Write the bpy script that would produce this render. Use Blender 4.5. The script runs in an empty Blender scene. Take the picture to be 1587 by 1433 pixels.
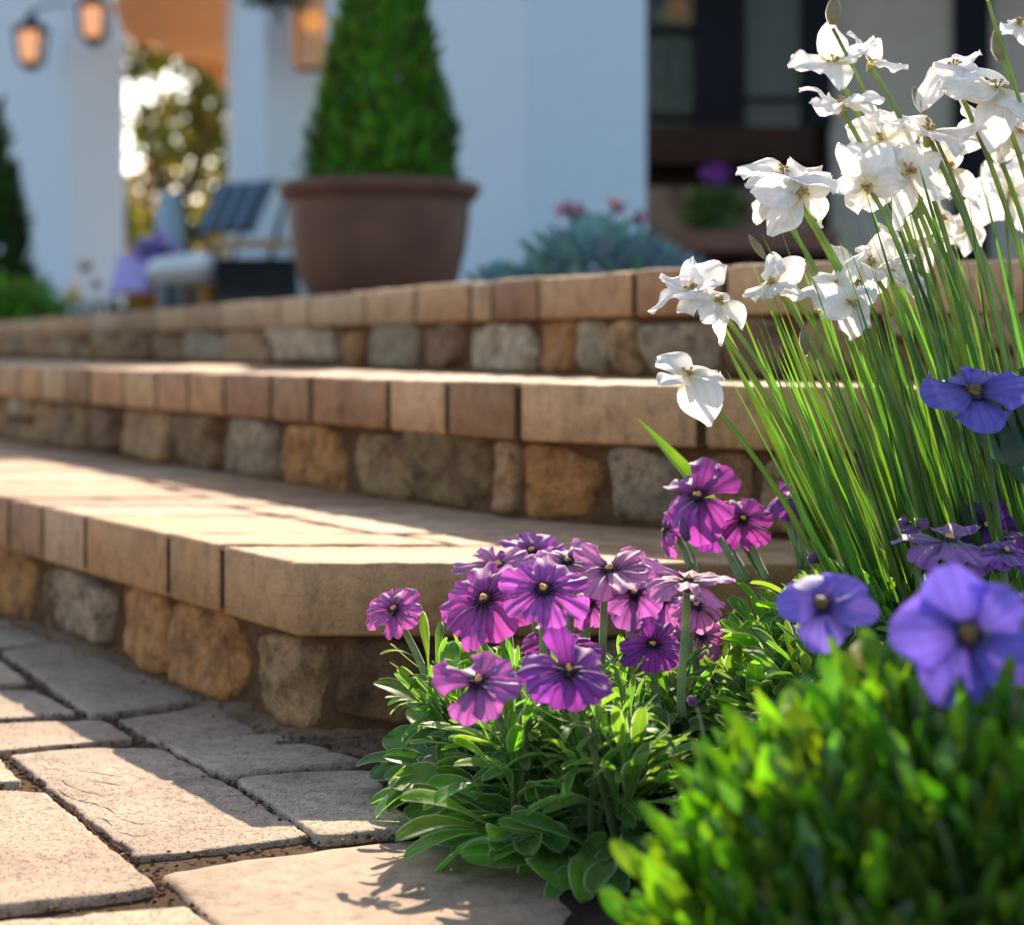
import bpy, math, random
import numpy as np
from mathutils import Vector, noise as mnoise

random.seed(7)
rng = np.random.default_rng(7)
R = math.radians
scn = bpy.context.scene
COL = scn.collection

# ------------------------------------------------------------------ camera
FPX, CX, HY, EYE = 2700.0, 793.5, 535.0, 0.33
cam = bpy.data.cameras.new("camera")
cam_ob = bpy.data.objects.new("camera", cam)
COL.objects.link(cam_ob)
cam_ob.location = (0, 0, EYE)
cam_ob.rotation_euler = (R(90), 0, 0)
cam.sensor_width = 36.0
cam.sensor_fit = 'HORIZONTAL'
cam.lens = FPX / 1587.0 * 36.0
cam.shift_y = -(716.5 - HY) / 1587.0
cam.clip_start, cam.clip_end = 0.02, 600
cam.dof.use_dof = True
cam.dof.focus_distance = 1.22
cam.dof.aperture_fstop = 5.2
scn.camera = cam_ob

# ------------------------------------------------------------------ light
SUN_EL = 31.4
w = bpy.data.worlds.new("World")
scn.world = w
w.use_nodes = True
nt = w.node_tree
sky = nt.nodes.new('ShaderNodeTexSky')
sky.sky_type = 'NISHITA'
sky.sun_disc = False
sky.sun_elevation = R(SUN_EL)
sky.sun_rotation = 0.0
sky.air_density = 1.0
sky.dust_density = 1.0
sky.ozone_density = 0.35
bg = nt.nodes['Background']
bg.inputs['Strength'].default_value = 0.15
nt.links.new(sky.outputs[0], bg.inputs['Color'])
sun = bpy.data.lights.new("sun", 'SUN')
sun.energy = 4.9
sun.angle = R(0.5)
sun.color = (1.0, 0.83, 0.62)
sun_ob = bpy.data.objects.new("sun", sun)
COL.objects.link(sun_ob)
sun_ob.rotation_euler = (-R(90 - SUN_EL), 0, 0)
sun_ob.location = (0, 8, 6)
scn.view_settings.view_transform = 'Standard'
scn.view_settings.look = 'None'
scn.view_settings.exposure = 1.1
scn.view_settings.gamma = 1.0
scn.cycles.use_denoising = True
scn.cycles.max_bounces = 10
scn.cycles.transparent_max_bounces = 8
scn.cycles.sample_clamp_indirect = 6

# ------------------------------------------------------------------ helpers
def at(px, py, d):
    return np.array([(px - CX) / FPX * d, d, EYE - (py - HY) / FPX * d])

def G(px, py, z=0.0):
    d = (EYE - z) * FPX / (py - HY)
    return np.array([(px - CX) / FPX * d, d])

def unit(v):
    v = np.asarray(v, float)
    return v / max(np.linalg.norm(v), 1e-9)

def nz(x, y, z=0.0):
    return mnoise.noise(Vector((float(x), float(y), float(z))))

class MB:
    """collects geometry for one mesh object"""
    def __init__(s):
        s.v, s.uv, s.t, s.f, s.m, s.n = [], [], [], [], [], 0
    def add(s, verts, faces, tint=(1, 1, 1), uv=None, mat=0):
        verts = np.asarray(verts, float).reshape(-1, 3)
        k = len(verts)
        s.v.append(verts)
        s.uv.append(np.zeros((k, 2)) if uv is None else np.asarray(uv, float))
        t = np.asarray(tint, float)
        s.t.append(np.tile(t, (k, 1)) if t.ndim == 1 else t)
        o = s.n
        s.f.extend([tuple(i + o for i in f) for f in faces])
        s.m.extend(mat if isinstance(mat, list) else [mat] * len(faces))
        s.n += k
    def build(s, name, mats, parent=None, smooth=True, origin=(0, 0, 0)):
        if not isinstance(mats, (list, tuple)): mats = [mats]
        if parent is not None: origin = parent.get('_o', (0, 0, 0))
        V = np.concatenate(s.v) - np.asarray(list(origin), float)
        me = bpy.data.meshes.new(name)
        me.from_pydata(V.tolist(), [], s.f)
        for m in mats: me.materials.append(m)
        me.polygons.foreach_set('material_index', s.m)
        me.polygons.foreach_set('use_smooth', [smooth] * len(s.f))
        UV, T = np.concatenate(s.uv), np.concatenate(s.t)
        li = np.empty(len(me.loops), int)
        me.loops.foreach_get('vertex_index', li)
        me.uv_layers.new(name='UVMap').data.foreach_set('uv', UV[li].ravel())
        a = me.color_attributes.new('tint', 'FLOAT_COLOR', 'POINT')
        a.data.foreach_set('color', np.concatenate([T, np.ones((len(T), 1))], 1).ravel())
        ob = bpy.data.objects.new(name, me)
        COL.objects.link(ob)
        if parent is not None: ob.parent = root_of(parent, ob)
        else: ob.location = origin
        return ob

def root_of(parent, ob):
    ob['_o'] = list(parent.get('_o', (0, 0, 0)))
    return parent

def thing(name, label, cat, loc=(0, 0, 0), group=None):
    o = bpy.data.objects.new(name, None)
    COL.objects.link(o)
    o.empty_display_size = 0.05
    o.location = tuple(float(c) for c in loc)
    o['_o'] = [float(c) for c in loc]
    o['label'], o['category'] = label, cat
    if group: o['group'] = group
    return o

def tag(o, label, cat, group=None):
    o['label'], o['category'] = label, cat
    if group: o['group'] = group
    return o

def struct(o):
    o['kind'] = 'structure'
    return o

# ------------------------------------------------------------------ materials
def nodes_of(name):
    m = bpy.data.materials.new(name)
    m.use_nodes = True
    t = m.node_tree
    t.nodes.clear()
    out = t.nodes.new('ShaderNodeOutputMaterial')
    return m, t, out

def N(t, typ, **kw):
    n = t.nodes.new(typ)
    for k, v in kw.items():
        if k.startswith('i_'):
            key = k[2:]
            n.inputs[int(key) if key.isdigit() else key.replace('_', ' ')].default_value = v
        else: setattr(n, k, v)
    return n

def ramp(t, src, stops):
    r = t.nodes.new('ShaderNodeValToRGB')
    els = r.color_ramp.elements
    while len(els) < len(stops): els.new(0.5)
    for e, (p, c) in zip(els, stops):
        e.position = p
        e.color = (*c, 1) if len(c) == 3 else c
    t.links.new(src, r.inputs[0])
    return r.outputs[0]

def mult(t, a, b, fac=1.0, typ='MULTIPLY'):
    m = t.nodes.new('ShaderNodeMix')
    m.data_type, m.blend_type = 'RGBA', typ
    m.inputs[0].default_value = fac
    for s, i in ((a, 6), (b, 7)):
        if hasattr(s, 'is_linked'): t.links.new(s, m.inputs[i])
        else: m.inputs[i].default_value = (*s, 1)
    return m.outputs[2]

def g(v): return (v, v, v)

def stone_mat(name, rough=0.75, bump=0.5, fine=260, mid=45, patch=9, contrast=0.35, pits=0.0, streak=False, spec=0.35, dist=0.006):
    m, t, out = nodes_of(name)
    tc = N(t, 'ShaderNodeTexCoord')
    src = tc.outputs['Object']
    a = N(t, 'ShaderNodeAttribute', attribute_name='tint')
    n1 = N(t, 'ShaderNodeTexNoise', i_Scale=patch, i_Detail=6.0, i_Roughness=0.6)
    n2 = N(t, 'ShaderNodeTexNoise', i_Scale=mid, i_Detail=8.0, i_Roughness=0.7)
    n3 = N(t, 'ShaderNodeTexNoise', i_Scale=fine, i_Detail=5.0, i_Roughness=0.7)
    for n in (n1, n2, n3): t.links.new(src, n.inputs['Vector'])
    if streak:
        mp = N(t, 'ShaderNodeMapping')
        mp.inputs['Scale'].default_value = (1.0, 1.0, 0.7)
        t.links.new(src, mp.inputs['Vector'])
        t.links.new(mp.outputs[0], n2.inputs['Vector'])
    c = contrast
    col = mult(t, a.outputs['Color'], ramp(t, n1.outputs[0], [(0.25, (1 - c, 1 - 1.15 * c, 1 - 1.3 * c)), (0.5, g(1.0)), (0.78, (1 + .6 * c, 1 + .56 * c, 1 + .5 * c))]))
    col = mult(t, col, ramp(t, n2.outputs[0], [(0.28, g(1 - 1.3 * c)), (0.5, g(1.0)), (0.75, g(1 + .45 * c))]))
    col = mult(t, col, ramp(t, n3.outputs[0], [(0.3, g(1 - c)), (0.55, g(1.0)), (0.8, g(1 + .3 * c))]))
    b = N(t, 'ShaderNodeBsdfPrincipled')
    b.inputs['Roughness'].default_value = rough
    b.inputs['Specular IOR Level'].default_value = spec
    t.links.new(col, b.inputs['Base Color'])
    h = N(t, 'ShaderNodeMath', operation='MULTIPLY_ADD')
    t.links.new(n3.outputs[0], h.inputs[0]); h.inputs[1].default_value = 0.35
    t.links.new(n2.outputs[0], h.inputs[2])
    height = h.outputs[0]
    if pits:
        mp = N(t, 'ShaderNodeMapping')
        mp.inputs['Scale'].default_value = (1.0, 0.45, 1.0)
        mp.inputs['Rotation'].default_value = (0, 0, 0.5)
        t.links.new(src, mp.inputs['Vector'])
        n4 = N(t, 'ShaderNodeTexNoise', i_Scale=fine * 0.55, i_Detail=3.0, i_Roughness=0.5)
        t.links.new(mp.outputs[0], n4.inputs['Vector'])
        pr = ramp(t, n4.outputs[0], [(0.36, g(0.0)), (0.44, g(1.0))])
        p2 = N(t, 'ShaderNodeMath', operation='MULTIPLY_ADD')
        t.links.new(pr, p2.inputs[0]); p2.inputs[1].default_value = pits
        t.links.new(height, p2.inputs[2])
        height = p2.outputs[0]
    bp = N(t, 'ShaderNodeBump', i_Strength=bump, i_Distance=dist)
    t.links.new(height, bp.inputs['Height'])
    t.links.new(bp.outputs[0], b.inputs['Normal'])
    t.links.new(b.outputs[0], out.inputs[0])
    return m

def plain_mat(name, col, rough=0.6, metal=0.0, var=0.15, scale=12, bump=0.0, spec=0.4, trans=0.0):
    m, t, out = nodes_of(name)
    tc = N(t, 'ShaderNodeTexCoord')
    n = N(t, 'ShaderNodeTexNoise', i_Scale=scale, i_Detail=5.0)
    t.links.new(tc.outputs['Object'], n.inputs['Vector'])
    c = mult(t, col, ramp(t, n.outputs[0], [(0.3, g(1 - var)), (0.7, g(1 + var))]))
    b = N(t, 'ShaderNodeBsdfPrincipled')
    b.inputs['Roughness'].default_value = rough
    b.inputs['Metallic'].default_value = metal
    b.inputs['Specular IOR Level'].default_value = spec
    t.links.new(c, b.inputs['Base Color'])
    if bump:
        bp = N(t, 'ShaderNodeBump', i_Strength=bump, i_Distance=0.01)
        t.links.new(n.outputs[0], bp.inputs['Height'])
        t.links.new(bp.outputs[0], b.inputs['Normal'])
    t.links.new(b.outputs[0], out.inputs[0])
    return m

def leaf_mat(name, trans=0.45, tcol=(1.7, 1.6, 0.5), rough=0.45, sheen=0.25, vein=0.3, bump=0.25, nscale=60, spec=0.4):
    """tinted two-sided leaf: glossy front plus light that shines through"""
    m, t, out = nodes_of(name)
    a = N(t, 'ShaderNodeAttribute', attribute_name='tint')
    uv = N(t, 'ShaderNodeUVMap')
    sx = N(t, 'ShaderNodeSeparateXYZ')
    t.links.new(uv.outputs[0], sx.inputs[0])
    ab = N(t, 'ShaderNodeMath', operation='SUBTRACT'); ab.inputs[1].default_value = 0.5
    t.links.new(sx.outputs[0], ab.inputs[0])
    ab2 = N(t, 'ShaderNodeMath', operation='ABSOLUTE')
    t.links.new(ab.outputs[0], ab2.inputs[0])
    tc = N(t, 'ShaderNodeTexCoord')
    n = N(t, 'ShaderNodeTexNoise', i_Scale=nscale, i_Detail=5.0)
    t.links.new(tc.outputs['Object'], n.inputs['Vector'])
    col = mult(t, a.outputs['Color'], ramp(t, n.outputs[0], [(0.3, g(0.72)), (0.7, g(1.25))]))
    col = mult(t, col, ramp(t, ab2.outputs[0], [(0.0, (1 + vein * 1.3, 1 + vein, 1 + vein * 1.5)), (0.09, g(1.0))]))
    b = N(t, 'ShaderNodeBsdfPrincipled')
    b.inputs['Roughness'].default_value = rough
    b.inputs['Specular IOR Level'].default_value = spec
    b.inputs['Sheen Weight'].default_value = sheen
    b.inputs['Sheen Roughness'].default_value = 0.35
    t.links.new(col, b.inputs['Base Color'])
    tr = N(t, 'ShaderNodeBsdfTranslucent')
    t.links.new(mult(t, col, tcol), tr.inputs['Color'])
    mx = N(t, 'ShaderNodeMixShader'); mx.inputs[0].default_value = trans
    t.links.new(b.outputs[0], mx.inputs[1]); t.links.new(tr.outputs[0], mx.inputs[2])
    if bump:
        bp = N(t, 'ShaderNodeBump', i_Strength=bump, i_Distance=0.004)
        t.links.new(n.outputs[0], bp.inputs['Height'])
        t.links.new(bp.outputs[0], b.inputs['Normal'])
    t.links.new(mx.outputs[0], out.inputs[0])
    return m

def petal_mat(name, dark=None, dark_at=0.2, lines=0.0, nlines=9, trans=0.5, tcol=(1.2, 1.2, 1.2), rough=0.55, edge=None, sheen=0.15, base=None):
    m, t, out = nodes_of(name)
    a = N(t, 'ShaderNodeAttribute', attribute_name='tint')
    uv = N(t, 'ShaderNodeUVMap')
    sx = N(t, 'ShaderNodeSeparateXYZ')
    t.links.new(uv.outputs[0], sx.inputs[0])
    col = a.outputs['Color']
    tc = N(t, 'ShaderNodeTexCoord')
    n = N(t, 'ShaderNodeTexNoise', i_Scale=70.0, i_Detail=4.0)
    t.links.new(tc.outputs['Object'], n.inputs['Vector'])
    col = mult(t, col, ramp(t, n.outputs[0], [(0.3, g(0.85)), (0.7, g(1.12))]))
    if lines:
        ml = N(t, 'ShaderNodeMath', operation='MULTIPLY'); ml.inputs[1].default_value = nlines * math.tau
        t.links.new(sx.outputs[0], ml.inputs[0])
        sn = N(t, 'ShaderNodeMath', operation='SINE'); t.links.new(ml.outputs[0], sn.inputs[0])
        m2 = N(t, 'ShaderNodeMath', operation='MULTIPLY_ADD'); m2.inputs[1].default_value = 0.5; m2.inputs[2].default_value = 0.5
        t.links.new(sn.outputs[0], m2.inputs[0])
        col = mult(t, col, ramp(t, m2.outputs[0], [(0.0, g(1 - lines)), (0.35, g(1.0))]))
    if dark is not None:
        col = mult(t, col, ramp(t, sx.outputs[1], [(dark_at * 0.55, dark), (dark_at, tuple(0.5 + 0.5 * c for c in dark)), (dark_at * 2.2, g(1.0))]))
    if base is not None:
        col = mult(t, col, ramp(t, sx.outputs[1], [(0.05, base), (0.3, g(1.0))]))
    b = N(t, 'ShaderNodeBsdfPrincipled')
    b.inputs['Roughness'].default_value = rough
    b.inputs['Sheen Weight'].default_value = sheen
    b.inputs['Specular IOR Level'].default_value = 0.25
    t.links.new(col, b.inputs['Base Color'])
    tr = N(t, 'ShaderNodeBsdfTranslucent')
    t.links.new(mult(t, col, tcol), tr.inputs['Color'])
    mx = N(t, 'ShaderNodeMixShader'); mx.inputs[0].default_value = trans
    t.links.new(b.outputs[0], mx.inputs[1]); t.links.new(tr.outputs[0], mx.inputs[2])
    bp = N(t, 'ShaderNodeBump', i_Strength=0.2, i_Distance=0.003)
    t.links.new(n.outputs[0], bp.inputs['Height'])
    t.links.new(bp.outputs[0], b.inputs['Normal'])
    t.links.new(mx.outputs[0], out.inputs[0])
    return m

def glow_mat(name, col, strength):
    m, t, out = nodes_of(name)
    e = N(t, 'ShaderNodeEmission', i_Strength=strength)
    e.inputs[0].default_value = (*col, 1)
    t.links.new(e.outputs[0], out.inputs[0])
    return m

def glass_mat(name, tint=(0.02, 0.03, 0.03), see=0.35):
    m, t, out = nodes_of(name)
    gl = N(t, 'ShaderNodeBsdfPrincipled')
    gl.inputs['Base Color'].default_value = (*tint, 1)
    gl.inputs['Roughness'].default_value = 0.08
    gl.inputs['Specular IOR Level'].default_value = 0.25
    tr = N(t, 'ShaderNodeBsdfTransparent')
    mx = N(t, 'ShaderNodeMixShader'); mx.inputs[0].default_value = see
    t.links.new(gl.outputs[0], mx.inputs[1]); t.links.new(tr.outputs[0], mx.inputs[2])
    t.links.new(mx.outputs[0], out.inputs[0])
    return m

def wood_mat(name, col, rough=0.6, boards=7.0, axis=0):
    m, t, out = nodes_of(name)
    tc = N(t, 'ShaderNodeTexCoord')
    wv = N(t, 'ShaderNodeTexWave', i_Scale=boards, i_Distortion=0.4, i_Detail=2.0)
    wv.bands_direction = 'XYZ'[axis]
    t.links.new(tc.outputs['Object'], wv.inputs['Vector'])
    n = N(t, 'ShaderNodeTexNoise', i_Scale=20.0, i_Detail=6.0)
    t.links.new(tc.outputs['Object'], n.inputs['Vector'])
    c = mult(t, col, ramp(t, wv.outputs[0], [(0.02, g(0.35)), (0.12, g(1.0))]))
    c = mult(t, c, ramp(t, n.outputs[0], [(0.3, g(0.75)), (0.7, g(1.2))]))
    b = N(t, 'ShaderNodeBsdfPrincipled'); b.inputs['Roughness'].default_value = rough
    t.links.new(c, b.inputs['Base Color'])
    t.links.new(b.outputs[0], out.inputs[0])
    return m

M_PAVER = stone_mat('paver_stone', rough=0.75, bump=0.8, fine=680, mid=90, patch=11, contrast=0.42, pits=0.8, dist=0.0024)
M_SLAB = stone_mat('smooth_slab_stone', rough=0.7, bump=0.55, fine=600, mid=60, patch=12, contrast=0.42, spec=0.22, dist=0.003)
M_COPING = stone_mat('coping_sandstone', rough=0.75, bump=0.55, fine=420, mid=55, patch=16, contrast=0.34, pits=0.5, streak=True, dist=0.003)
M_FIELD = stone_mat('field_stone', rough=0.8, bump=0.9, fine=320, mid=48, patch=26, contrast=0.62, dist=0.006)
M_MORTAR = stone_mat('brown_mortar', rough=0.95, bump=1.0, fine=420, mid=90, patch=14, contrast=0.4, spec=0.15)
M_SOIL = stone_mat('dark_soil', rough=0.97, bump=1.0, fine=520, mid=120, patch=12, contrast=0.45, spec=0.1, dist=0.008)
M_CRACK = plain_mat('dark_crack', (0.03, 0.022, 0.018), 0.95)  # one even dark colour for the thin crack strips
M_TERRACE = stone_mat('terrace_stone', rough=0.8, bump=0.3, contrast=0.25)
M_LEAF = leaf_mat('fuzzy_leaf', 0.48, tcol=(1.8, 2.0, .5), sheen=0.12, spec=.22)
M_RIM = leaf_mat('pale_hairy_margin', 0.6, tcol=(1.5, 1.5, 1.1), rough=0.8, sheen=0.8, vein=0.0)
M_BLADE = leaf_mat('strap_leaf', 0.45, tcol=(1.6, 1.75, 0.6), rough=0.4, sheen=0.05, vein=0.25, nscale=30)
M_BUSH = leaf_mat('bush_leaf', 0.46, tcol=(2.0, 2.6, 0.3), rough=0.27, sheen=0.1, vein=0.2, spec=0.5)
M_STEM = leaf_mat('hairy_stem', 0.35, tcol=(1.4, 1.4, 0.7), rough=0.6, sheen=0.9, vein=0.0)
M_PURPLE = petal_mat('purple_petal', dark=(0.10, 0.04, 0.10), dark_at=0.22, lines=0.38, nlines=3, trans=0.5, tcol=(1.35, 1.1, 1.3), sheen=0.5)
M_BLUE = petal_mat('blue_violet_petal', dark=(0.06, 0.03, 0.08), dark_at=0.24, lines=0.22, nlines=5, trans=0.45, tcol=(1.25, 1.1, 1.2), sheen=0.2)
M_WHITE = petal_mat('white_petal', lines=0.07, nlines=5, trans=0.5, tcol=(1.06, 1.05, 1.06), base=(0.97, 0.9, 0.62))
M_EYE = plain_mat('yellow_flower_eye', (0.75, 0.42, 0.08), 0.7, var=0.4, scale=400, bump=0.5)
M_DARKEYE = plain_mat('dark_flower_eye', (0.03, 0.008, 0.03), 0.7, var=0.3, scale=300)
M_BROWNEYE = plain_mat('brown_flower_eye', (0.16, 0.1, 0.02), 0.8, var=0.5, scale=300, bump=0.4)
M_ANTHER = plain_mat('straw_stamen', (0.45, 0.28, 0.10), 0.8, var=0.4, scale=300)

# ------------------------------------------------------------------ surfaces: blocks, stones, tubes, blades
def resample(poly, sp):
    P = np.asarray(poly, float)
    out = []
    for i in range(len(P)):
        a, b = P[i], P[(i + 1) % len(P)]
        k = max(1, int(round(np.linalg.norm(b - a) / sp)))
        for j in range(k): out.append(a + (b - a) * j / k)
    return np.array(out)

def cut_corners(poly, c):
    P = np.asarray(poly, float)
    out = []
    n = len(P)
    for i in range(n):
        p, a, b = P[i], P[i - 1], P[(i + 1) % n]
        la, lb = np.linalg.norm(a - p), np.linalg.norm(b - p)
        ca, cb = min(c, la * .35), min(c, lb * .35)
        q0, q1 = p + (a - p) / la * ca, p + (b - p) / lb * cb
        out += [q0, (q0 + q1 + 1.2 * p) / 3.2, q1]
    return np.array(out)

def ccw(P):
    P = np.asarray(P, float)
    x, y = P[:, 0], P[:, 1]
    return P if np.sum(x * np.roll(y, -1) - np.roll(x, -1) * y) > 0 else P[::-1]

def inward(P):
    d = np.roll(P, -1, 0) - np.roll(P, 1, 0)
    d /= np.maximum(np.linalg.norm(d, axis=1, keepdims=True), 1e-9)
    return np.stack([-d[:, 1], d[:, 0]], 1)

def ring_faces(n, k):
    f = []
    for r in range(k - 1):
        for i in range(n):
            j = (i + 1) % n
            f.append((r * n + i, r * n + j, (r + 1) * n + j, (r + 1) * n + i))
    return f

def block(mb, poly, z0, z1, r=0.006, sp=0.012, amp=0.0012, corner=0.006, tint=(1, 1, 1), top_amp=None, seed=None, tilt=(0, 0)):
    """a stone block: rounded, slightly uneven top and chipped edges"""
    seed = random.uniform(0, 90) if seed is None else seed
    P = resample(cut_corners(ccw(poly), corner), sp)
    nin = inward(P)
    nrm = np.array([nz(p[0] * 60, p[1] * 60, seed) + .7 * nz(p[0] * 170, p[1] * 170, seed) for p in P])
    P = P + nin * (nrm * amp)[:, None]
    c = P.mean(0)
    top_amp = amp if top_amp is None else top_amp
    chip = np.maximum(0, np.array([nz(p[0] * 45, p[1] * 45, seed + 7) for p in P]) - .12) * r * 2.6
    V = []
    def ring(off, z, s=1.0, zn=0.0):
        Q = P + nin * (off if np.ndim(off) == 0 else np.asarray(off)[:, None])
        if np.mean(off) > r * .9:
            for _ in range(6): Q = (np.roll(Q, 1, 0) + 2 * Q + np.roll(Q, -1, 0)) / 4
        Q = c + (Q - c) * s
        for q in Q:
            zz = z + zn * (nz(q[0] * 25, q[1] * 25, seed) + .5 * nz(q[0] * 90, q[1] * 90, seed))
            zz += (q[0] - c[0]) * tilt[0] + (q[1] - c[1]) * tilt[1]
            V.append((q[0], q[1], zz))
    ring(r * .8, z0); ring(0.0, z0 + r * .9)
    ring(0.0, z1 - r - (0)); ring(.3 * r + chip * .5, z1 - .32 * r, zn=top_amp * .4); ring(r + chip, z1, zn=top_amp)
    ring(2.2 * r + chip, z1, zn=top_amp)
    for s in (.82, .6, .35, .12): ring(2.2 * r, z1, s, top_amp)
    n = len(P)
    F = ring_faces(n, 10)
    V.append((c[0], c[1], z1 + top_amp * nz(c[0] * 25, c[1] * 25, seed)))
    k = len(V) - 1
    F += [(9 * n + i, 9 * n + (i + 1) % n, k) for i in range(n)]
    F.append(tuple(range(n - 1, -1, -1)))
    mb.add(V, F, tint)

def wall_stone(mb, o, ud, nd, u0, u1, z0, z1, bulge, tint, seed, kind=0):
    """a rough field stone set in a riser: o origin, ud along the wall, nd outward"""
    rs = random.Random(seed)
    cu, cz, hu, hz = (u0 + u1) / 2, (z0 + z1) / 2, (u1 - u0) / 2, (z1 - z0) / 2
    j = lambda q: rs.uniform(-q, q)
    pts = []
    for sx, sz in ((-1, -1), (1, -1), (1, 1), (-1, 1)):
        pts.append((cu + hu * sx * (1.0 - max(0, rs.gauss(.08, .19))), cz + hz * sz * (1.0 - max(0, rs.gauss(.08, .19)))))
        if sz == -1 and sx == -1 and rs.random() < .5: pts.append((cu + hu * j(.4), cz - hz * 1.0))
        if sz == -1 and sx == 1: pts.append((cu + hu * rs.uniform(.95, 1.1), cz + hz * j(.4)))
        if sz == 1 and sx == 1 and rs.random() < .8: pts.append((cu + hu * j(.5), cz + hz * rs.uniform(.9, 1.08)))
        if sz == 1 and sx == -1 and rs.random() < .5: pts.append((cu - hu * rs.uniform(.95, 1.08), cz + hz * j(.4)))
    P = resample(cut_corners(ccw(pts), min(hu, hz) * .24), 0.006)
    nin = inward(P)
    P = P + nin * np.array([.0022 * nz(p[0] * 80, p[1] * 80, seed) for p in P])[:, None]
    c = P.mean(0)
    V = []
    rings = [(1.0, -.012), (1.0, bulge * .35), (.95, bulge * .72), (.86, bulge * .95), (.68, bulge), (.45, bulge), (.2, bulge)]
    sl, sv = rs.uniform(-.12, .12), rs.uniform(-.15, .12)
    for s, h in rings:
        for q in c + (P - c) * s:
            hh = h
            if s < 1: hh += .0055 * nz(q[0] * 40, q[1] * 40, seed) + .0026 * nz(q[0] * 120, q[1] * 120, seed) + (q[0] - c[0]) * sl + (q[1] - c[1]) * sv
            V.append((o[0] + ud[0] * q[0] + nd[0] * hh, o[1] + ud[1] * q[0] + nd[1] * hh, q[1]))
    n = len(P)
    F = ring_faces(n, len(rings))
    F.append(tuple(range((len(rings) - 1) * n, len(rings) * n)))
    mb.add(V, F, tint)

def tube(mb, pts, rad, nseg=6, tint=(1, 1, 1), cap=True, mat=0):
    P = np.asarray(pts, float)
    k = len(P)
    rad = np.full(k, rad) if np.ndim(rad) == 0 else np.asarray(rad)
    T = np.gradient(P, axis=0)
    T /= np.maximum(np.linalg.norm(T, axis=1, keepdims=True), 1e-9)
    ref = np.array([0, 0, 1.0]) if abs(T[0][2]) < .9 else np.array([1.0, 0, 0])
    A = np.cross(T, ref); A /= np.maximum(np.linalg.norm(A, axis=1, keepdims=True), 1e-9)
    B = np.cross(T, A)
    th = np.arange(nseg) / nseg * math.tau
    V = (P[:, None] + rad[:, None, None] * (np.cos(th)[None, :, None] * A[:, None] + np.sin(th)[None, :, None] * B[:, None])).reshape(-1, 3)
    uv = np.stack([np.tile(np.arange(nseg) / nseg, k), np.repeat(np.linspace(0, 1, k), nseg)], 1)
    F = ring_faces(nseg, k)
    if cap:
        F.append(tuple(range(nseg - 1, -1, -1)))
        F.append(tuple(range((k - 1) * nseg, k * nseg)))
    mb.add(V, F, tint, uv, mat)

def bez(p0, p1, p2, k=10):
    t = np.linspace(0, 1, k)[:, None]
    return (1 - t) ** 2 * np.asarray(p0) + 2 * t * (1 - t) * np.asarray(p1) + t * t * np.asarray(p2)

def frame_normal(d, hint):
    d = unit(d)
    n = np.asarray(hint, float) - np.dot(hint, d) * d
    if np.linalg.norm(n) < 1e-4: n = np.cross(d, [1, .3, .2])
    return unit(n)

def prof_spat(v):
    a = .2 + .8 * np.clip((v - .12) / .5, 0, 1) ** 1.4
    return a * np.sqrt(np.clip(1 - (np.clip(v - .68, 0, 1) / .32) ** 2, 0.0, 1))
def prof_ovate(v): return np.sin(np.pi * np.clip(v, 0, 1) ** .85) ** .8 * .98 + .02
def prof_lance(v): return np.sin(np.pi * np.clip(v, 0, 1) ** .7) * .97 + .05 * (1 - v)
def prof_strap(v): return (.75 + .25 * np.sin(np.pi * v)) * np.clip((1 - v) / .35, 0, 1) ** .6
def prof_white(v): return np.sin(np.pi * (np.clip(v, 0, 1) * .96 + .02) ** .85) ** .7

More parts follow.
